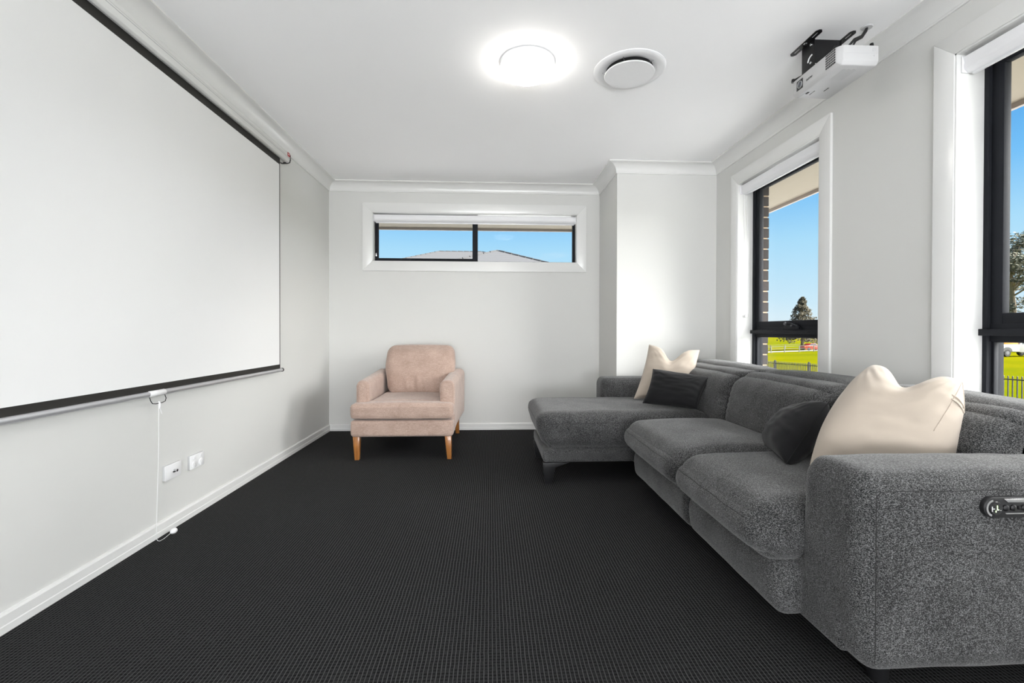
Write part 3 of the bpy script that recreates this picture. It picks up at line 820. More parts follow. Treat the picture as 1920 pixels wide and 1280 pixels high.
pillow('scatter_cushion', 'small black velvet cushion slumped between backrest and the near ivory cushion', [(1.225, 1.98, 0.478), (1.130, 1.69, 0.478), (1.392, 1.815, 0.692), (1.365, 2.00, 0.600)], 0.17, BLACKV, seed=11.0, wr=0.004, group=G, pinch=0.03)

# ================================================================== ARMCHAIR
ac = thing('armchair', 'dusty pink upholstered armchair with tapered timber legs', 'armchair', (-0.67, 4.0, 0))
def f_base(p, s):
    p = p.copy()
    if s.z < 0: p.x -= 0.012*s.x*s.z*s.z*s.z*-1*0.5
    return p + Vector((0.002*nz3(p, 8, 1), 0.002*nz3(p, 8, 2), 0))
build('base', rbox(-1.062, -0.282, 3.505, 4.43, 0.176, 0.302, (0.022, 0.022, 0.022), 0.03, f_base), PINK, ac, smooth=True, angle=80)
def f_tc(p, s):
    p = p.copy(); p.z += 0.010*(1-s.x**2)*max(0, s.z) + 0.003*nz3(p, 6, 3); p.z -= 0.004*max(0, -s.z)*(1-s.x**2)
    p.y += 0.003*nz3(p, 7, 5); return p
tcush = rbox(-1.064, -0.280, 3.490, 3.675, 0.312, 0.430, (0.035, 0.035, 0.035), 0.022, f_tc)
inner = rbox(-0.945, -0.395, 3.60, 4.25, 0.312, 0.438, (0.03, 0.03, 0.03), 0.03, lambda p, s: p + Vector((0, 0, 0.008*(1-s.x**2)*max(0, s.z))))
tcush.add(inner.v, inner.f)
sc = build('seat_cushion', tcush, PINK, ac, smooth=True, angle=80)
build('piping', MB().tube([(-1.058+0.0395*i*0.5*0.99, 3.4905+0.004*(abs(i-19.5)/19.5)**8, 0.404-0.0015*math.sin(i*0.7)) for i in range(40)], 0.0018, 6), PINK, sc, smooth=True)
build('piping', MB().tube([(-1.05+0.0385*i*0.5, 3.491+0.004*(abs(i-19.5)/19.5)**8, 0.326) for i in range(40)], 0.0018, 6), PINK, sc, smooth=True)
def f_armr(sgn):
    def f(p, s):
        p = p.copy()
        b = s.y*0.5+0.5
        p.z += (0.030*b + 0.012*(1-s.x**2))*max(0, s.z)
        p.x += sgn*(0.034*b + 0.0)*(1 if s.x*sgn > 0 else 0.4)
        p.x += 0.002*nz3(p, 9, 4)
        # rear of the side panel tucks in towards the floor
        if s.z < 0: p.y -= 0.10*s.z*s.z*max(0, s.y)**2
        return p
    return f
build('arm', rbox(-1.040, -0.940, 3.575, 4.42, 0.300, 0.585, (0.035, 0.03, 0.035), 0.022, f_armr(-1)), PINK, ac, smooth=True, angle=80)
build('arm', rbox(-0.398, -0.280, 3.575, 4.42, 0.205, 0.585, (0.035, 0.03, 0.035), 0.022, f_armr(1)), PINK, ac, smooth=True, angle=80)
for xs in ((-1.040, -0.940), (-0.398, -0.280)):
    x0, x1 = xs
    loop = [(x0+0.012, 3.578, 0.43), (x0+0.010, 3.5765, 0.54), (x0+0.018, 3.5765, 0.572), (x0+0.035, 3.5765, 0.583), (x1-0.035, 3.5765, 0.585), (x1-0.016, 3.5765, 0.572), (x1-0.008, 3.5765, 0.54), (x1-0.010, 3.578, 0.43)]
    build('piping', MB().tube(loop, 0.0016, 6), PINK, ac, smooth=True)
def f_bframe(p, s):
    p = p.copy(); p.y += 0.075*(s.z*0.5+0.5); return p
build('back_frame', rbox(-0.925, -0.365, 4.24, 4.40, 0.20, 0.80, (0.05, 0.05, 0.06), 0.04, f_bframe), PINK, ac, smooth=True, angle=80)
def f_bc(p, s):
    p = p.copy(); b = s.z*0.5+0.5
    p.y += 0.13*b
    p.y -= 0.022*(1-s.x**2)*(1-s.z**2)*(1 if s.y < 0 else 0)
    # creases at the foot of the cushion
    if s.y < 0:
        k = math.exp(-((s.z+0.62)/0.32)**2)*math.exp(-((s.x+0.05)/0.42)**2)
        p.y += 0.008*k*math.sin(p.x*62+p.z*12) + 0.004*k*math.sin(p.x*120)
    p.x += -0.028*s.x*(1-b)*1.0
    p.x += 0.020*s.x*math.exp(-((s.z-0.1)/0.5)**2)
    p.z += 0.008*(1-s.x**2)*max(0, s.z) + 0.003*nz3(p, 6, 6)
    return p
bc = build('back_cushion', rbox(-0.938, -0.330, 4.045, 4.23, 0.425, 0.850, (0.075, 0.055, 0.075), 0.018, f_bc), PINK, ac, smooth=True, angle=80)
def taper_leg(x, y, dx, dy, h=0.182, a=0.026, b=0.017):
    return MB().add([(x+dx-b, y+dy-b, 0), (x+dx+b, y+dy-b, 0), (x+dx+b, y+dy+b, 0), (x+dx-b, y+dy+b, 0), (x-a, y-a, h), (x+a, y-a, h), (x+a, y+a, h), (x-a, y+a, h)],
                    [(3, 2, 1, 0), (4, 5, 6, 7), (0, 1, 5, 4), (1, 2, 6, 5), (2, 3, 7, 6), (3, 0, 4, 7)])
for x, y, dx, dy in ((-1.020, 3.545, 0.006, -0.012), (-0.325, 3.545, 0.012, -0.012), (-1.00, 4.385, 0.0, 0.03), (-0.325, 4.385, 0.01, 0.03)):
    build('leg', taper_leg(x, y, dx, dy), WOOD, ac, bevel=0.003)

# ================================================================== PROJECTION SCREEN
ps = thing('projection_screen', 'pull-down projection screen with black border on the left wall', 'projection screen', (XL+0.05, 2.19, 0.69))
SY0, SY1 = 0.945, 3.432
SX = XL+0.040
case = [(XL+0.002, 2.245), (XL+0.002, 2.318), (XL+0.030, 2.322), (XL+0.066, 2.316), (XL+0.080, 2.300), (XL+0.082, 2.266), (XL+0.076, 2.244), (XL+0.058, 2.238), (XL+0.056, 2.246), (XL+0.032, 2.246), (XL+0.030, 2.238)]
cs_ = build('case', MB().prism(case, 1, SY0-0.05, SY1+0.075), CASE, ps, bevel=0.002)
build('case_rib', MB().box(XL+0.0815, XL+0.0835, SY0-0.05, SY1+0.075, 2.281, 2.284), CASE, cs_)
build('case_rib', MB().box(XL+0.0815, XL+0.0835, SY0-0.05, SY1+0.075, 2.270, 2.272), GREYP, cs_)
for y0, y1 in ((SY0-0.062, SY0-0.05), (SY1+0.075, SY1+0.087)):
    cc = [(XL+0.04+(a-XL-0.04)*1.05, 2.28+(b-2.28)*1.05) for a, b in case[:8]+[(XL+0.02, 2.236)]]
    cc = [(max(XL+0.001, a), b) for a, b in cc]
    build('end_cap', MB().prism(cc, 1, y0, y1), BLACKP, ps, bevel=0.003)
st = build('sticker', MB().box(XL+0.0825, XL+0.0842, SY1+0.030, SY1+0.066, 2.278, 2.306), RED, ps)
build('print', MB().box(XL+0.0842, XL+0.0846, SY1+0.036, SY1+0.060, 2.290, 2.295), WHITEP, st)
build('fabric', MB().box(SX-0.0006, SX+0.0006, SY0, SY1, 0.702, 2.246), SCRB, ps)
build('image_area', MB().box(SX+0.0006, SX+0.0012, SY0+0.03, SY1-0.012, 0.737, 2.199), SCRW, ps)
BZ = 0.694
bar = build('weight_bar', MB().lathe([(0.0, 0), (0.012, 0.0), (0.0125, 0.002), (0.0125, SY1-SY0+0.04), (0.0, SY1-SY0+0.041)], (SX, SY0-0.02, BZ), 1, 20), ALU, ps, smooth=True)
for y0 in (SY0-0.034, SY1+0.020): build('bar_cap', MB().lathe([(0.0, 0), (0.012, 0.001), (0.0145, 0.004), (0.0145, 0.014), (0.0, 0.016)], (SX, y0, BZ), 1, 20), BLACKP, ps, smooth=True)
HY = 2.185
build('handle_clip', MB().lathe([(0.0135, 0), (0.0142, 0.001), (0.0142, 0.099), (0.0135, 0.10)], (SX, HY-0.05, BZ), 1, 20), WHITEP, ps, smooth=True)
wire = [(SX+0.004, HY-0.048, BZ-0.012), (SX+0.010, HY-0.048, BZ-0.030), (SX+0.012, HY-0.040, BZ-0.043), (SX+0.013, HY-0.02, BZ-0.047), (SX+0.013, HY+0.02, BZ-0.047), (SX+0.012, HY+0.042, BZ-0.043), (SX+0.010, HY+0.050, BZ-0.030), (SX+0.004, HY+0.050, BZ-0.012)]
build('pull_handle', MB().tube(wire, 0.0018, 8), BLACKM, ps, smooth=True)
# pull cord tied to the handle, hanging to the floor
cord = thing('pull_cord', 'thin white pull cord hanging from the screen handle to the floor', 'cord', (SX+0.013, HY, 0.0))
pts = [(SX+0.013, HY-0.003, BZ-0.046+0.003)] + [(SX+0.014-0.006*t, HY-0.004-0.006*t+0.003*math.sin(t*5), 0.645-0.62*t) for t in [i/16 for i in range(17)]]
pts += [(SX+0.008, HY-0.006, 0.012), (SX+0.010, HY+0.005, 0.005), (SX+0.012, HY+0.03, 0.005), (SX+0.014, HY+0.055, 0.010), (SX+0.015, HY+0.078, 0.014)]
build('string', MB().tube(pts, 0.0011, 6), WHITEP, cord, smooth=True)
build('knot', MB().tube([(SX+0.0135, HY-0.002, 0.656), (SX+0.0145, HY, 0.648), (SX+0.0145, HY+0.001, 0.630), (SX+0.0135, HY, 0.622)], 0.004, 8, radii=[0.0025, 0.0045, 0.0042, 0.002]), WHITEP, cord, smooth=True)
build('loose_end', MB().tube([(SX+0.0145, HY+0.001, 0.628), (SX+0.016, HY+0.006, 0.612), (SX+0.017, HY+0.012, 0.596)], 0.0016, 6), WHITEP, cord, smooth=True)
build('pull_knob', MB().lathe([(0.0, 0.0), (0.006, 0.001), (0.012, 0.008), (0.014, 0.018), (0.012, 0.027), (0.006, 0.032), (0.0, 0.033)], (SX+0.015, HY+0.074, 0.0145), 1, 20), WHITEP, cord, smooth=True)

# ================================================================== WALL PLATES
def plate(name, label, y, z):
    t = thing(name, label, 'wall plate', (XL, y, z))
    build('base', MB().box(XL, XL+0.010, y-0.058, y+0.058, z-0.036, z+0.036), GREYP, t, bevel=0.002)
    build('faceplate', MB().box(XL+0.010, XL+0.0145, y-0.0585, y+0.0585, z-0.0365, z+0.0365), WHITEP, t, bevel=0.003)
    return t
t = plate('data_plate', 'white wall plate with a single dark aerial plug under the screen', 2.338, 0.2885)
build('socket', MB().lathe([(0.0, 0.016), (0.006, 0.016), (0.0068, 0.015), (0.0068, 0.0)], (XL+0.0145, 2.342, 0.289), 0, 16), STEEL, t, smooth=True)
build('plug', MB().box(XL+0.0145, XL+0.0235, 2.330, 2.354, 0.281, 0.287), BLACKP, t, bevel=0.002)
t = plate('power_outlet', 'white double power outlet with two switches under the screen', 2.522, 0.2875)
for s in (-1, 1):
    y = 2.522+s*0.029
    sk = build('socket', MB().lathe([(0.0, 0.0035), (0.017, 0.0035), (0.0185, 0.0025), (0.0185, 0.0)], (XL+0.0145, y, 0.2735), 0, 24), WHITEP, t, smooth=True)
    for a, ang in ((0, 90), (1, 210), (2, 330)):
        cy, cz = y+0.0075*math.cos(math.radians(ang)), 0.2735-0.0075*math.sin(math.radians(ang))
        build('pin_slot', MB().box(XL+0.0170, XL+0.0183, cy-0.001, cy+0.001, cz-0.003, cz+0.003), GREYP, sk)
    build('switch', MB().box(XL+0.0145, XL+0.0180, y-0.007, y+0.007, 0.3005, 0.316), WHITEP, t, bevel=0.0015)

# ================================================================== CEILING LAMP AND VENT
lx, ly = 0.198, 2.478
lamp = thing('ceiling_lamp', 'round opal glass ceiling lamp switched on', 'lamp', (lx, ly, CE))
build('base_ring', MB().lathe([(0.135, 0.0), (0.148, -0.004), (0.149, -0.020), (0.146, -0.026), (0.130, -0.026)], (lx, ly, CE), 2, 64), WHITEP, lamp, smooth=True)
build('diffuser', MB().lathe([(0.1445, -0.024), (0.147, -0.032), (0.1455, -0.042), (0.136, -0.056), (0.115, -0.068), (0.085, -0.076), (0.045, -0.081), (0.0, -0.0825)], (lx, ly, CE), 2, 64), LAMPG, lamp, smooth=True)
build('finial', MB().lathe([(0.0, -0.010), (0.004, -0.008), (0.005, -0.003), (0.003, 0.0)], (lx, ly+0.062, CE-0.0785), 2, 14), STEEL, lamp, smooth=True)

vx, vy = 0.770, 2.522
vent = thing('air_vent', 'round white ceiling air vent with a flat centre disc', 'vent', (vx, vy, CE))
build('outer_ring', MB().lathe([(0.126, -0.0003), (0.196, -0.0003), (0.196, -0.004), (0.188, -0.009), (0.168, -0.008), (0.152, -0.006), (0.128, -0.0018), (0.126, -0.0005)], (vx, vy, CE), 2, 72), WHITEP, vent, smooth=True, angle=50)
build('throat_shade', MB().lathe([(0.129, -0.0010), (0.126, -0.0012), (0.0, -0.0014)], (vx, vy, CE), 2, 72), SHADE, vent, smooth=True)  # flat dark disc, painted as the shade inside the duct
build('centre_disc', MB().lathe([(0.0, -0.020), (0.120, -0.020), (0.134, -0.022), (0.137, -0.026), (0.134, -0.030), (0.0, -0.031)], (vx, vy, CE), 2, 72), WHITEP, vent, smooth=True, angle=50)
for k in range(5):
    a = math.radians(18+72*k)
    build('spoke', MB().tube([(vx+0.04*math.cos(a), vy+0.04*math.sin(a), CE-0.012), (vx+0.147*math.cos(a+0.12), vy+0.147*math.sin(a+0.12), CE-0.006)], 0.0025, 6), STEEL, vent)

# ================================================================== PROJECTOR ON ITS CEILING MOUNT
pm = thing('projector_mount', 'black steel ceiling bracket holding the projector', 'bracket', (1.68, 2.17, CE))
def strap(x, y0, y1):
    """slotted flat strap screwed to the ceiling"""
    w = 0.016; mb = MB(); z0, z1 = CE-0.004, CE-0.0005
    s1 = (y0+0.018, y0+0.062); s2 = (y1-0.062, y1-0.018)
    mb.prism([(x-w, y0+0.012), (x-w+0.010, y0), (x+w-0.010, y0), (x+w, y0+0.012), (x+w, s1[0]), (x-w, s1[0])], 2, z0, z1)
    mb.prism([(x-w, y1-0.012), (x-w+0.010, y1), (x+w-0.010, y1), (x+w, y1-0.012), (x+w, s2[1]), (x-w, s2[1])], 2, z0, z1)
    for a, b in (s1, s2):
        mb.box(x-w, x-0.004, a, b, z0, z1); mb.box(x+0.004, x+w, a, b, z0, z1)
    mb.box(x-w, x+w, s1[1], s2[0], z0, z1)
    o = build('strap', mb, BLACKM, pm)
    build('screw', MB().lathe([(0.0, -0.004), (0.008, -0.003), (0.010, 0.0)], (x, (y0+y1)/2, CE-0.004), 2, 16), STEEL, o, smooth=True)
strap(1.588, 2.138, 2.350)
strap(1.758, 2.138, 2.350)
# yoke: cheek plates and a spine between them
build('cheek', MB().box(1.602, 1.606, 2.200, 2.292, 2.305, CE-0.004), BLACKM, pm, bevel=0.001)
build('cheek', MB().box(1.738, 1.742, 2.200, 2.292, 2.305, CE-0.004), BLACKM, pm, bevel=0.001)
build('spine', MB().box(1.604, 1.740, 2.203, 2.207, 2.318, CE-0.006), BLACKM, pm, bevel=0.001)
arc = [(1.6010, 2.215+0.030*math.cos(t), 2.335+0.030*math.sin(t)) for t in [math.radians(10+80*i/10) for i in range(11)]]
build('tilt_slot', MB().tube(arc, 0.0035, 8), WHITEP, pm, smooth=True)
for z in (2.328, 2.418): build('bolt', MB().lathe([(0.0, -0.006), (0.006, -0.005), (0.007, 0.0)], (1.602, 2.222, z), 0, 12), STEEL, pm, smooth=True)
build('tray', MB().box(1.600, 1.745, 2.060, 2.325, 2.298, 2.304), BLACKM, pm, bevel=0.001)
for (x0, y0, x1, y1) in ((1.61, 2.10, 1.585, 2.03), (1.73, 2.10, 1.75, 2.03), (1.61, 2.27, 1.588, 2.338), (1.73, 2.27, 1.75, 2.33)):
    o = build('tray_arm', MB().tube([(x0, y0, 2.301), (x1, y1, 2.300)], 0.006, 8), BLACKM, pm, smooth=True)
    build('foot_screw', MB().lathe([(0.0, 0.010), (0.007, 0.009), (0.0085, 0.0), (0.0085, -0.008)], (x1, y1, 2.300), 2, 14), BLACKM, o, smooth=True)
pj = thing('projector', 'white projector hung upside down from the ceiling bracket', 'projector', (1.675, 2.17, 2.205))
PX0, PX1, PY0, PY1, PZ0, PZ1 = 1.585, 1.772, 2.015, 2.334, 2.205, 2.292
body = build('body', MB().add([(PX0+0.018, PY0+0.012, PZ0), (PX1, PY0+0.012, PZ0), (PX1, PY1-0.006, PZ0), (PX0+0.010, PY1-0.006, PZ0),
        (PX0, PY0+0.022, PZ0+0.018), (PX1, PY0, PZ0+0.018), (PX1, PY1, PZ0+0.018), (PX0, PY1, PZ0+0.018),
        (PX0, PY0+0.022, PZ1), (PX1, PY0, PZ1), (PX1, PY1, PZ1), (PX0, PY1, PZ1), (PX0+0.020, PY0, PZ0+0.018), (PX0+0.020, PY0, PZ1)],
        [(0, 1, 2, 3), (12, 5, 1, 0), (5, 6, 2, 1), (6, 7, 3, 2), (7, 4, 0, 3), (4, 12, 0), (4, 8, 13, 12), (12, 13, 9, 5), (5, 9, 10, 6), (6, 10, 11, 7), (7, 11, 8, 4), (8, 11, 10, 9, 13)]), PROJW, pj, bevel=0.004)
build('seam', MB().box(PX0+0.024, PX1-0.005, PY0-0.0006, PY0+0.001, 2.2545, 2.2560), GREYP, body)
# lens recess on the screen side
build('lens_recess', MB().box(PX0-0.0015, PX0+0.004, 2.258, 2.306, 2.226, 2.276), BLACKP, pj, bevel=0.002)
ln = build('lens', MB().lathe([(0.0, -0.004), (0.009, -0.0045), (0.0145, -0.002), (0.0155, -0.006), (0.0172, -0.006), (0.0178, 0.0)], (PX0+0.002, 2.279, 2.250), 0, 28), GREYP, pj, smooth=True)
build('lens_glass', MB().lathe([(0.0, -0.0075), (0.006, -0.0065), (0.0115, -0.004)], (PX0+0.001, 2.279, 2.250), 0, 28), CARGLASS, ln, smooth=True)
# vent holes on the screen side near corner
for i in range(6):
    for j in range(6):
        y = 2.040+i*0.0105; z = 2.222+j*0.0115
        build('vent_hole', MB().box(PX0-0.0008, PX0+0.003, y, y+0.0078, z, z+0.0078), BLACKP, body)
# focus slide and logo lettering
build('focus_window', MB().prism([(1.604, 2.318), (1.610, 2.255), (1.640, 2.262), (1.632, 2.305)], 2, PZ0-0.0012, PZ0+0.002), GREYP, pj)
build('focus_tab', MB().box(1.612, 1.622, 2.262, 2.278, PZ0-0.004, PZ0), BLACKP, pj, bevel=0.001)
build('zoom_slot', MB().box(1.640, 1.643, 2.250, 2.290, PZ0-0.0012, PZ0+0.001), BLACKP, pj)
build('rear_socket', MB().box(PX1-0.030, PX1-0.014, PY0-0.0012, PY0+0.002, 2.264, 2.280), GREYP, pj, bevel=0.001)
build('sensor', MB().lathe([(0.0, -0.002), (0.004, -0.001), (0.004, 0.002)], (PX1-0.022, PY0, 2.246), 1, 12), GREYP, pj, smooth=True)
build('sensor', MB().lathe([(0.0, -0.002), (0.0035, -0.001), (0.0035, 0.002)], (PX0, 2.322, 2.244), 0, 12), GREYP, pj, smooth=True)
def text_part(name, body_txt, size, mat, parent, loc, rot):
    cu = bpy.data.curves.new(name, 'FONT'); cu.body = body_txt; cu.size = size; cu.extrude = 0.0003; cu.align_x = 'CENTER'; cu.align_y = 'CENTER'
    tmp = bpy.data.objects.new(name+'_curve', cu); COL.objects.link(tmp)
    dg = bpy.context.evaluated_depsgraph_get()
    me = bpy.data.meshes.new_from_object(tmp.evaluated_get(dg)); bpy.data.objects.remove(tmp, do_unlink=True)
    me.materials.clear(); me.materials.append(mat)
    o = bpy.data.objects.new(name, me); link(o, parent)
    o.location = Vector(loc) - ORG[parent.name]; o.rotation_euler = rot
    return o
# lettering is upside down because the projector hangs that way up
text_part('lettering', 'EPSON', 0.014, MATS['dark_seam'], body, (PX0-0.0006, 2.212, 2.247), (math.radians(-90), 0, math.radians(-90)))
for i in range(9): build('print_line', MB().box(1.640+i*0.0075, 1.6425+i*0.0075, 2.055+0.004*(i % 3), 2.150-0.006*(i % 2), PZ0-0.0006, PZ0+0.001), GREYP, body)
text_part('lettering', 'EPSON', 0.011, MATS['dark_seam'], body, (1.690, 2.235, PZ0-0.0004), (math.radians(180), 0, math.radians(90)))
cab = thing('projector_cable', 'black cables looping from the ceiling into the projector', 'cable', (1.752, 2.10, 2.292))
build('plug', MB().box(1.690, 1.704, 2.095, 2.110, 2.288, 2.315), BLACKP, cab, bevel=0.002)
build('lead', MB().tube([(1.697, 2.103, 2.31), (1.702, 2.10, 2.345), (1.725, 2.10, 2.372), (1.765, 2.105, 2.392), (1.790, 2.11, 2.425), (1.795, 2.11, 2.438)], 0.006, 8), BLACKP, cab, smooth=True)
build('lead', MB().tube([(1.712, 2.103, 2.29), (1.714, 2.10, 2.335), (1.73, 2.10, 2.364), (1.768, 2.107, 2.386), (1.793, 2.112, 2.420), (1.797, 2.112, 2.438)], 0.005, 8), BLACKP, cab, smooth=True)
build('cable_grommet', MB().lathe([(0.0, -0.006), (0.022, -0.005), (0.026, 0.0)], (1.796, 2.111, CE-0.0005), 2, 24), GREYP, cab, smooth=True)

# ================================================================== ROLLER BLINDS
def blind(side, op, label, chain):
    u0, u1, z1 = op[0]+0.014, op[1]-0.014, op[3]-0.012
    c = (u0+u1)/2
    T = thing('roller_blind', label, 'blind', (XR+0.04, c, z1-0.07) if side == 'right' else (c, YB+0.04, z1-0.07), group='white roller blinds rolled right up')
    M = mapper(side)
    a = 1 if side == 'right' else 0
    def pos(u, d, z): return (XR+d, u, z) if side == 'right' else (u, YB+d, z)
    L = u1-u0
    dz = z1-0.045
    build('fabric_roll', MB().lathe([(0.0, 0), (0.024, 0.0), (0.024, L-0.024), (0.0, L-0.024)], pos(u0+0.012, 0.040, dz), a, 28), BLINDF, T, smooth=True)
    # front fascia: a flat lip over a rounded lower face
    prof = [(0.008, dz+0.030), (0.012, dz+0.033), (0.018, dz+0.012), (0.015, dz-0.006), (0.018, dz-0.022), (0.032, dz-0.034), (0.046, dz-0.034), (0.046, dz-0.030), (0.030, dz-0.030), (0.013, dz-0.020), (0.010, dz-0.004), (0.013, dz+0.010)]
    f = MB()
    if side == 'right': f.prism([(XR+d, z) for d, z in prof], 1, u0+0.006, u1-0.006)
    else: f.prism([(YB+d, z) for d, z in prof], 0, u0+0.006, u1-0.006)
    build('fascia', f, BLIND, T, smooth=True, angle=60)
    build('bottom_rail', MB().box(*M(u0+0.016, u1-0.016, 0.036, 0.050, dz-0.044, dz-0.026)), BLIND, T, bevel=0.003)
    for u, v in ((u0-0.001, u0+0.005), (u1-0.005, u1+0.001)):
        b = build('bracket', MB().box(*M(u, v, 0.006, 0.066, dz-0.032, dz+0.037)), BLIND, T, bevel=0.002)
        build('screw', MB().lathe([(0.0, 0), (0.0035, 0.0), (0.0035, v-u+0.0016), (0.0, v-u+0.0016)], pos(u-0.0008, 0.050, dz+0.028), a, 10), BLACKM, b)
    if chain:
        u = u1-0.004
        lp = [pos(u-0.012, 0.030, dz-0.02), pos(u-0.010, 0.034, dz-0.35), pos(u-0.008, 0.040, dz-0.85), pos(u-0.008, 0.050, dz-0.985), pos(u-0.008, 0.060, dz-1.0), pos(u-0.008, 0.070, dz-0.975), pos(u-0.008, 0.072, dz-0.85), pos(u-0.010, 0.060, dz-0.35), pos(u-0.012, 0.050, dz-0.02)]
        build('chain', MB().tube(lp, 0.0012, 6), BLIND, T, smooth=True)
        build('chain_guide', MB().box(*M(u-0.012, u+0.002, 0.045, 0.062, dz-1.01, dz-0.99)), WHITEP, T, bevel=0.002)
    return T
blind('back', W_BACK, 'white roller blind rolled up over the wide slot window', False)
blind('right', W_FAR, 'white roller blind with hanging chain on the farther tall window', True)
blind('right', W_NEAR, 'white roller blind on the tall window at the picture edge', False)

# ================================================================== OUTSIDE
def sstep(a, b, x):
    t = max(0.0, min(1.0, (x-a)/(b-a))); return t*t*(3-2*t)
def ground(x, y):
    d = y-0.75*x-2
    z = -1.36-0.04*max(0.0, min(60.0, d))
    R = math.hypot(x, y)
    z += sstep(112, 290, R)*7.6 + 0.25*mnoise.noise(Vector((x*0.02, y*0.02, 0)))*sstep(30, 120, R)
    if y < 3 and x < 9: z = -1.36
    return z
xs = [2.6, 4, 6, 8, 10, 12, 14, 16, 20, 25, 30, 36, 43, 50, 58, 66, 74, 84, 95, 108, 125, 145, 170, 200, 240, 290, 350]
ys = [-150, -100, -60, -40, -25, -15, -8, -4, 0, 4, 8, 12, 16, 20, 25, 30, 36, 43, 50, 58, 66, 74, 82, 88, 94, 100, 108, 118, 130, 145, 165, 190, 220, 260, 310]
vs = [(x, y, ground(x, y)) for x in xs for y in ys]; ny = len(ys)
fs = [(i*ny+j, (i+1)*ny+j, (i+1)*ny+j+1, i*ny+j+1) for i in range(len(xs)-1) for j in range(ny-1)]
g = build('ground_field', MB().add(vs, fs), GRASS, smooth=True, angle=180)
tag(g, 'yellow-green grass field beyond the garden fence', kind='structure')
mb = MB().add([(-60, YB+0.3, -1.4), (2.6, YB+0.3, -1.4), (2.6, 80, -1.4), (-60, 80, -1.4)], [(0, 1, 2, 3)])
tag(build('ground_side', mb, GRASS), 'lawn between the house and its neighbours', kind='structure')
# road and far hills
xr = [20+4*i for i in range(26)]
vs = []
for x in xr: vs += [(x, 89.5, ground(x, 89.5)+0.05), (x, 94.5, ground(x, 94.5)+0.05)]
mb = MB().add(vs, [(2*i, 2*i+2, 2*i+3, 2*i+1) for i in range(len(xr)-1)])
tag(build('road', mb, ROAD), 'pale country road across the field', kind='structure')
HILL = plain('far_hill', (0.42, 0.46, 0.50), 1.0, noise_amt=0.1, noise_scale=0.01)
hv = []
for i in range(61):
    a = math.radians(-20+2.2*i); R = 900
    h = 16+10*mnoise.noise(Vector((i*0.23, 3.1, 0)))
    hv += [(R*math.sin(a)*1.0, R*math.cos(a), -12), (R*math.sin(a)*1.05, R*math.cos(a)*1.05, h), (R*math.sin(a)*1.2, R*math.cos(a)*1.2, -12)]
mb = MB().add(hv, [(3*i, 3*i+3, 3*i+4, 3*i+1) for i in range(60)] + [(3*i+1, 3*i+4, 3*i+5, 3*i+2) for i in range(60)])
tag(build('hills', mb, HILL, smooth=True, angle=180), 'low hazy hills on the horizon', kind='structure')

BOUNCE = plain('pale_bounce', (0.66, 0.65, 0.63), 0.9, noise_amt=0.05, noise_scale=3, spec=0.2)  # for an unseen slab, added to bounce daylight up through the windows
mb = MB().box(BX1, 8.6, -9, 13, -0.42, -0.30).box(-7, BX1, YB+0.29, 13, -0.42, -0.30)
tag(build('bounce_slab', mb, BOUNCE), 'unseen pale slab added along the house to bounce daylight indoors', kind='structure')
# picket fence: posts, two rails and single pickets
FX = 13.5
def ftop(y): return -0.16-0.027*(y-11.8)
fence = thing('garden_fence', 'black steel picket fence at the edge of the garden', 'fence', (FX, 16, ground(FX, 16)))
fo = ORG[fence.name]
def bar_mesh(name, sx, sy, sz, mat, point=0.0):
    mb = MB().box(-sx, sx, -sy, sy, 0, sz-point)
    if point: mb.add([(-sx, -sy, sz-point), (sx, -sy, sz-point), (sx, sy, sz-point), (-sx, sy, sz-point), (0, 0, sz)], [(0, 1, 4), (1, 2, 4), (2, 3, 4), (3, 0, 4)])
    me = bpy.data.meshes.new(name); me.from_pydata(mb.v, [], mb.f); me.materials.append(mat); return me
PICK, POST = bar_mesh('picket', 0.010, 0.011, 1.22, FENCE, 0.02), bar_mesh('post', 0.03, 0.032, 1.40, FENCE, 0.02)
y = 9.5; k = 0
while y < 25.5:
    post = (k % 22 == 0)
    o = bpy.data.objects.new('post' if post else 'picket', POST if post else PICK); link(o, fence)
    o.location = Vector((FX, y, ftop(y)-(1.34 if post else 1.22))) - fo
    y += 0.105; k += 1
for dz in (-0.10, -1.05):
    build('rail', MB().tube([(FX+0.012, yy, ftop(yy)+dz) for yy in (9.4, 14, 18, 22, 25.6)], 0.016, 6), FENCE, fence)

# post and wire fences along the road
def paddock(y, x0, x1, step, h, label):
    t = thing('paddock_fence', label, 'fence', ((x0+x1)/2, y, ground((x0+x1)/2, y)), group='post and wire fences by the road')
    me = bar_mesh('post', 0.07, 0.07, h, POSTW); org = ORG[t.name]
    x = x0; pts = []
    while x <= x1:
        o = bpy.data.objects.new('post', me); link(o, t)
        o.location = Vector((x, y+random.uniform(-0.2, 0.2), ground(x, y)-0.05)) - org
        pts.append((x, y, ground(x, y))); x += step*random.uniform(0.92, 1.08)
    for f in (0.55, 0.9): build('wire', MB().tube([(a, b, c+h*f) for a, b, c in pts], 0.035, 5), POSTW, t)
paddock(85.5, 48, 72, 2.9, 1.35, 'post and wire fence on the near side of the road')
paddock(104, 58, 86, 3.6, 1.2, 'post and wire fence on the far side of the road')

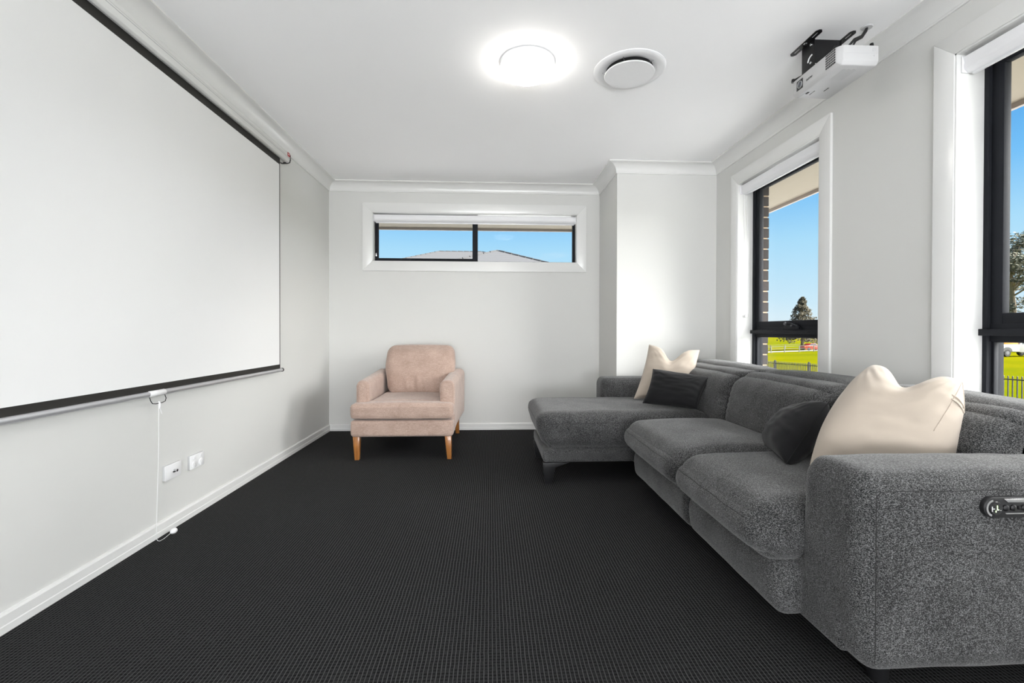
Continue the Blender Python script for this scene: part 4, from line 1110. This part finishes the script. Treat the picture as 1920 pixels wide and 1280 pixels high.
# ---------------------------------------------------------------- vehicles (built along +x, wheels at y = 0 side facing the house)
def wheel(c, r, w, parent):
    t = build('wheel', MB().lathe([(r*0.55, -w/2), (r*0.94, -w/2), (r, -w/2+0.03), (r, w/2-0.03), (r*0.94, w/2), (r*0.55, w/2)], c, 1, 24), RUBBER, parent, smooth=True)
    build('hub', MB().lathe([(0.0, -w/2-0.01), (r*0.5, -w/2-0.005), (r*0.58, -w/2+0.03), (r*0.58, w/2-0.02), (0.0, w/2)], c, 1, 20), GREYM, t, smooth=True)
cx, cy = 64.6, 91.0; cz = ground(67, cy)+0.06
car = thing('car', 'red sedan driving past on the road', 'car', (cx+2.3, cy+0.9, cz))
def cp3(pts): return [(cx+a, cz+b) for a, b in pts]
low = cp3([(0.02, 0.45), (0.05, 0.30), (0.45, 0.22), (4.2, 0.22), (4.55, 0.32), (4.60, 0.55), (4.5, 0.72), (3.6, 0.86), (2.9, 0.93), (0.95, 0.97), (0.25, 0.96), (0.05, 0.80)])
build('body', MB().prism(low, 1, cy, cy+1.8), CARRED, car, bevel=0.06)
cab_ = cp3([(0.75, 0.95), (1.35, 1.36), (1.8, 1.43), (2.45, 1.41), (3.35, 0.90)])
build('roof', MB().prism(cab_, 1, cy+0.14, cy+1.66), CARRED, car, bevel=0.05)
build('side_window', MB().prism(cp3([(1.05, 0.98), (1.42, 1.30), (1.85, 1.36), (1.92, 0.98)]), 1, cy+0.128, cy+1.672), CARGLASS, car)
build('side_window', MB().prism(cp3([(1.98, 0.98), (1.93, 1.36), (2.42, 1.34), (3.0, 0.98)]), 1, cy+0.128, cy+1.672), CARGLASS, car)
build('tail_light', MB().box(cx+0.0, cx+0.22, cy-0.01, cy+0.25, cz+0.70, cz+0.84), AMBER, car, bevel=0.02)
build('bumper', MB().box(cx-0.02, cx+0.35, cy+0.01, cy+1.79, cz+0.28, cz+0.44), BLACKP, car, bevel=0.03)
for x in (0.95, 3.65):
    for yy in (0.08, 1.72): wheel((cx+x, cy+yy, cz+0.31), 0.31, 0.20, car)

ux, uy = 50.5, 43.0; uz = ground(52, 43)
ute = thing('ute', 'white work ute with orange load parked by the field', 'ute', (ux+2.6, uy+0.9, uz))
def up3(pts): return [(ux+a, uz+b) for a, b in pts]
build('tray', MB().prism(up3([(0.0, 0.62), (0.10, 0.50), (2.15, 0.50), (2.15, 1.22), (0.0, 1.22)]), 1, uy, uy+1.85), CARWHITE, ute, bevel=0.03)
build('cab', MB().prism(up3([(2.2, 0.42), (2.2, 1.25), (2.45, 1.80), (3.6, 1.80), (4.15, 1.22), (5.2, 1.08), (5.3, 0.45)]), 1, uy+0.05, uy+1.80), CARWHITE, ute, bevel=0.06)
build('side_window', MB().prism(up3([(2.42, 1.25), (2.58, 1.68), (3.5, 1.68), (3.95, 1.25)]), 1, uy+0.04, uy+1.81), CARGLASS, ute)
build('wheel_arch', MB().prism(up3([(0.85+0.52*math.cos(t), 0.50+0.46*math.sin(t)) for t in [math.radians(180*i/12) for i in range(13)]]), 1, uy-0.012, uy+0.02), BLACKP, ute)
build('bumper', MB().box(ux-0.18, ux+0.05, uy+0.05, uy+1.80, uz+0.45, uz+0.60), BLACKP, ute, bevel=0.03)
build('tail_light', MB().prism(up3([(0.04, 0.86), (0.30, 0.86), (0.42, 1.02), (0.10, 1.02)]), 1, uy-0.015, uy+0.05), AMBER, ute)
build('load', MB().prism(up3([(0.55, 1.20), (2.05, 1.20), (2.05, 1.52), (1.2, 1.60), (0.55, 1.50)]), 1, uy+0.06, uy+1.6), ORANGE, ute, bevel=0.05)
build('rack', MB().tube([(ux+0.06, uy+0.05, uz+1.2), (ux+0.06, uy+0.05, uz+1.75), (ux+2.1, uy+0.05, uz+1.75)], 0.03, 6), BLACKP, ute)
for x in (0.85, 4.35):
    for yy in (0.10, 1.72): wheel((ux+x, uy+yy, uz+0.37), 0.37, 0.24, ute)

# ---------------------------------------------------------------- trees
def leaf_blob(mb, c, r, n, s, flat=0.7):
    for _ in range(n):
        while True:
            d = Vector((random.uniform(-1, 1), random.uniform(-1, 1), random.uniform(-1, 1)))
            if 0.25 < d.length < 1: break
        p = Vector(c)+Vector((d.x*r, d.y*r, d.z*r*flat))
        a = Vector((random.gauss(0, 1), random.gauss(0, 1), random.gauss(0, 1))).normalized(); b = a.orthogonal().normalized()
        k = s*random.uniform(0.6, 1.3)
        mb.add([p+a*k, p+b*k*0.5, p-a*k, p-b*k*0.5], [(0, 1, 2, 3)])
def conifer(x, y, h, w, label):
    z = ground(x, y)
    t = thing('tree', label, 'tree', (x, y, z))
    build('trunk', MB().tube([(x, y, z-0.2), (x+0.05, y, z+h*0.3), (x, y, z+h*0.92)], 0.3, 8, radii=[0.34, 0.26, 0.05]), BARK, t, smooth=True)
    for k in range(7):
        a = k*2.4; zz = z+h*(0.18+0.05*k)
        build('branch', MB().tube([(x, y, zz), (x+w*0.8*math.cos(a), y+w*0.8*math.sin(a), zz-0.5)], 0.06, 5, radii=[0.1, 0.03]), BARK, t)
    mb = MB()
    for _ in range(330):
        q = random.random()**0.9; zz = z+h*(0.16+0.82*q)
        rr = w*((1.0-q)**0.85*0.92+0.02)*random.uniform(0.15, 1.0)
        if q < 0.05: rr = w*random.uniform(0.4, 1)
        a = random.uniform(0, 6.283)
        leaf_blob(mb, (x+rr*math.cos(a), y+rr*math.sin(a), zz), 0.80*(1.1-0.75*q), 24, 0.25)
    build('crown', mb, LEAFB, t, weld=False)
conifer(69.0, 98.0, 11.8, 4.6, 'lone pointed conifer beside the road')
def gum(x, y, h, label, seed):
    random.seed(seed); z = ground(x, y)
    t = thing('tree', label, 'tree', (x, y, z), group='gum trees beyond the field')
    lean = random.uniform(-0.8, 0.8)
    top = (x+lean, y, z+h*0.86)
    build('trunk', MB().tube([(x, y, z-0.3), (x+lean*0.2, y, z+h*0.35), (x+lean*0.7, y+0.3, z+h*0.62), top], 0.3, 8, radii=[0.42, 0.32, 0.2, 0.06]), BARK, t, smooth=True)
    mb = MB()
    for k in range(9):
        f = random.uniform(0.30, 0.85); a = random.uniform(0, 6.283); L = random.uniform(1.6, 3.3)
        p0 = Vector((x+lean*f*0.8, y, z+h*f)); p1 = p0+Vector((L*math.cos(a), L*math.sin(a), random.uniform(0.8, 2.6)))
        build('branch', MB().tube([p0, (p0+p1)/2+Vector((0, 0, 0.4)), p1], 0.08, 5, radii=[0.13, 0.09, 0.03]), BARK, t)
        for _ in range(5): leaf_blob(mb, p1+Vector((random.gauss(0, 1.1), random.gauss(0, 1.1), random.gauss(0.3, 0.5))), 1.3, 60, 0.24, 0.45)
    for _ in range(26):
        f = random.uniform(0.55, 1.0); a = random.uniform(0, 6.283); rr = random.uniform(0.3, 2.8)
        leaf_blob(mb, (x+lean+rr*math.cos(a), y+rr*math.sin(a), z+h*f), 1.5, 70, 0.25, 0.42)
    for _ in range(26):
        leaf_blob(mb, (x+random.gauss(0, 2.2), y+random.gauss(0, 1.5), z+random.uniform(0.6, 6.5)), 1.2, 55, 0.22, 0.7)
    build('crown', mb, LEAFA, t, weld=False)
for i, (x, y, h, lab) in enumerate(((77.3, 64.0, 17.2, 'tall gum tree nearest the window edge beyond the field'), (90.0, 66.0, 17.5, 'tall gum tree standing to the right beyond the field'),
                                    (95.0, 79.0, 19.0, 'tall gum tree standing behind the nearest one beyond the field'), (109.0, 82.0, 15.0, 'shorter gum tree farthest back beyond the field'))):
    gum(x, y, h, lab, 40+i)
random.seed(3)

# ---------------------------------------------------------------- neighbouring houses
def house(x0, x1, y0, y1, ze, pitch, label):
    """hip roof house; ridge along x"""
    t = thing('house', label, 'house', ((x0+x1)/2, (y0+y1)/2, -1.4))
    hd = (y1-y0)/2; zr = ze+hd*pitch; xa, xb = x0+hd, x1-hd
    if xb < xa+0.05: xa = xb = (x0+x1)/2
    ym = (y0+y1)/2
    w = 0.5
    build('wall', MB().box(x0+w, x1-w, y0+w, y1-w, -1.4, ze), CONC, t)
    e = [(x0, y0, ze), (x1, y0, ze), (x1, y1, ze), (x0, y1, ze), (xa, ym, zr), (xb, ym, zr)]
    build('roof', MB().add(e, [(0, 1, 5, 4), (1, 2, 5), (2, 3, 4, 5), (3, 0, 4)] if xa != xb else [(0, 1, 4), (1, 2, 4), (2, 3, 4), (3, 0, 4)]), TILE, t, weld=False)
    build('gutter', MB().box(x0-0.1, x1+0.1, y0-0.12, y0, ze-0.12, ze), FASCIA, t)
    for a, b in ((e[0], e[4]), (e[1], e[5]), (e[2], e[5]), (e[3], e[4])) + (((e[4], e[5]),) if xa != xb else ()):
        a, b = Vector(a), Vector(b); n = max(2, int((b-a).length/0.40)); d = (b-a)/n
        for i in range(n):
            p, q = a+d*i, a+d*(i+0.92)
            RC.append((t, p, q))
    return t
RC = []
house(-4.75, 5.35, 15.0, 25.0, 2.43, 0.414, 'nearer neighbour house with pale grey hipped roof')
house(-10.6, 6.4, 25.3, 39.3, 3.69, 0.414, 'farther neighbour house with long pale grey roof ridge')
mecap = {}
for t, p, q in RC:
    L = round((q-p).length, 3)
    if L not in mecap:
        mb = MB().tube([(0, 0, 0), (0, 0, L)], 0.04, 8, radii=[0.048, 0.038])
        me = bpy.data.meshes.new('ridge_cap'); me.from_pydata([tuple(v) for v in mb.v], [], mb.f); me.materials.append(RIDGE); mecap[L] = me
    o = bpy.data.objects.new('ridge_cap', mecap[L]); link(o, t)
    o.location = p - ORG[t.name]; o.rotation_euler = (q-p).to_track_quat('Z', 'Y').to_euler()
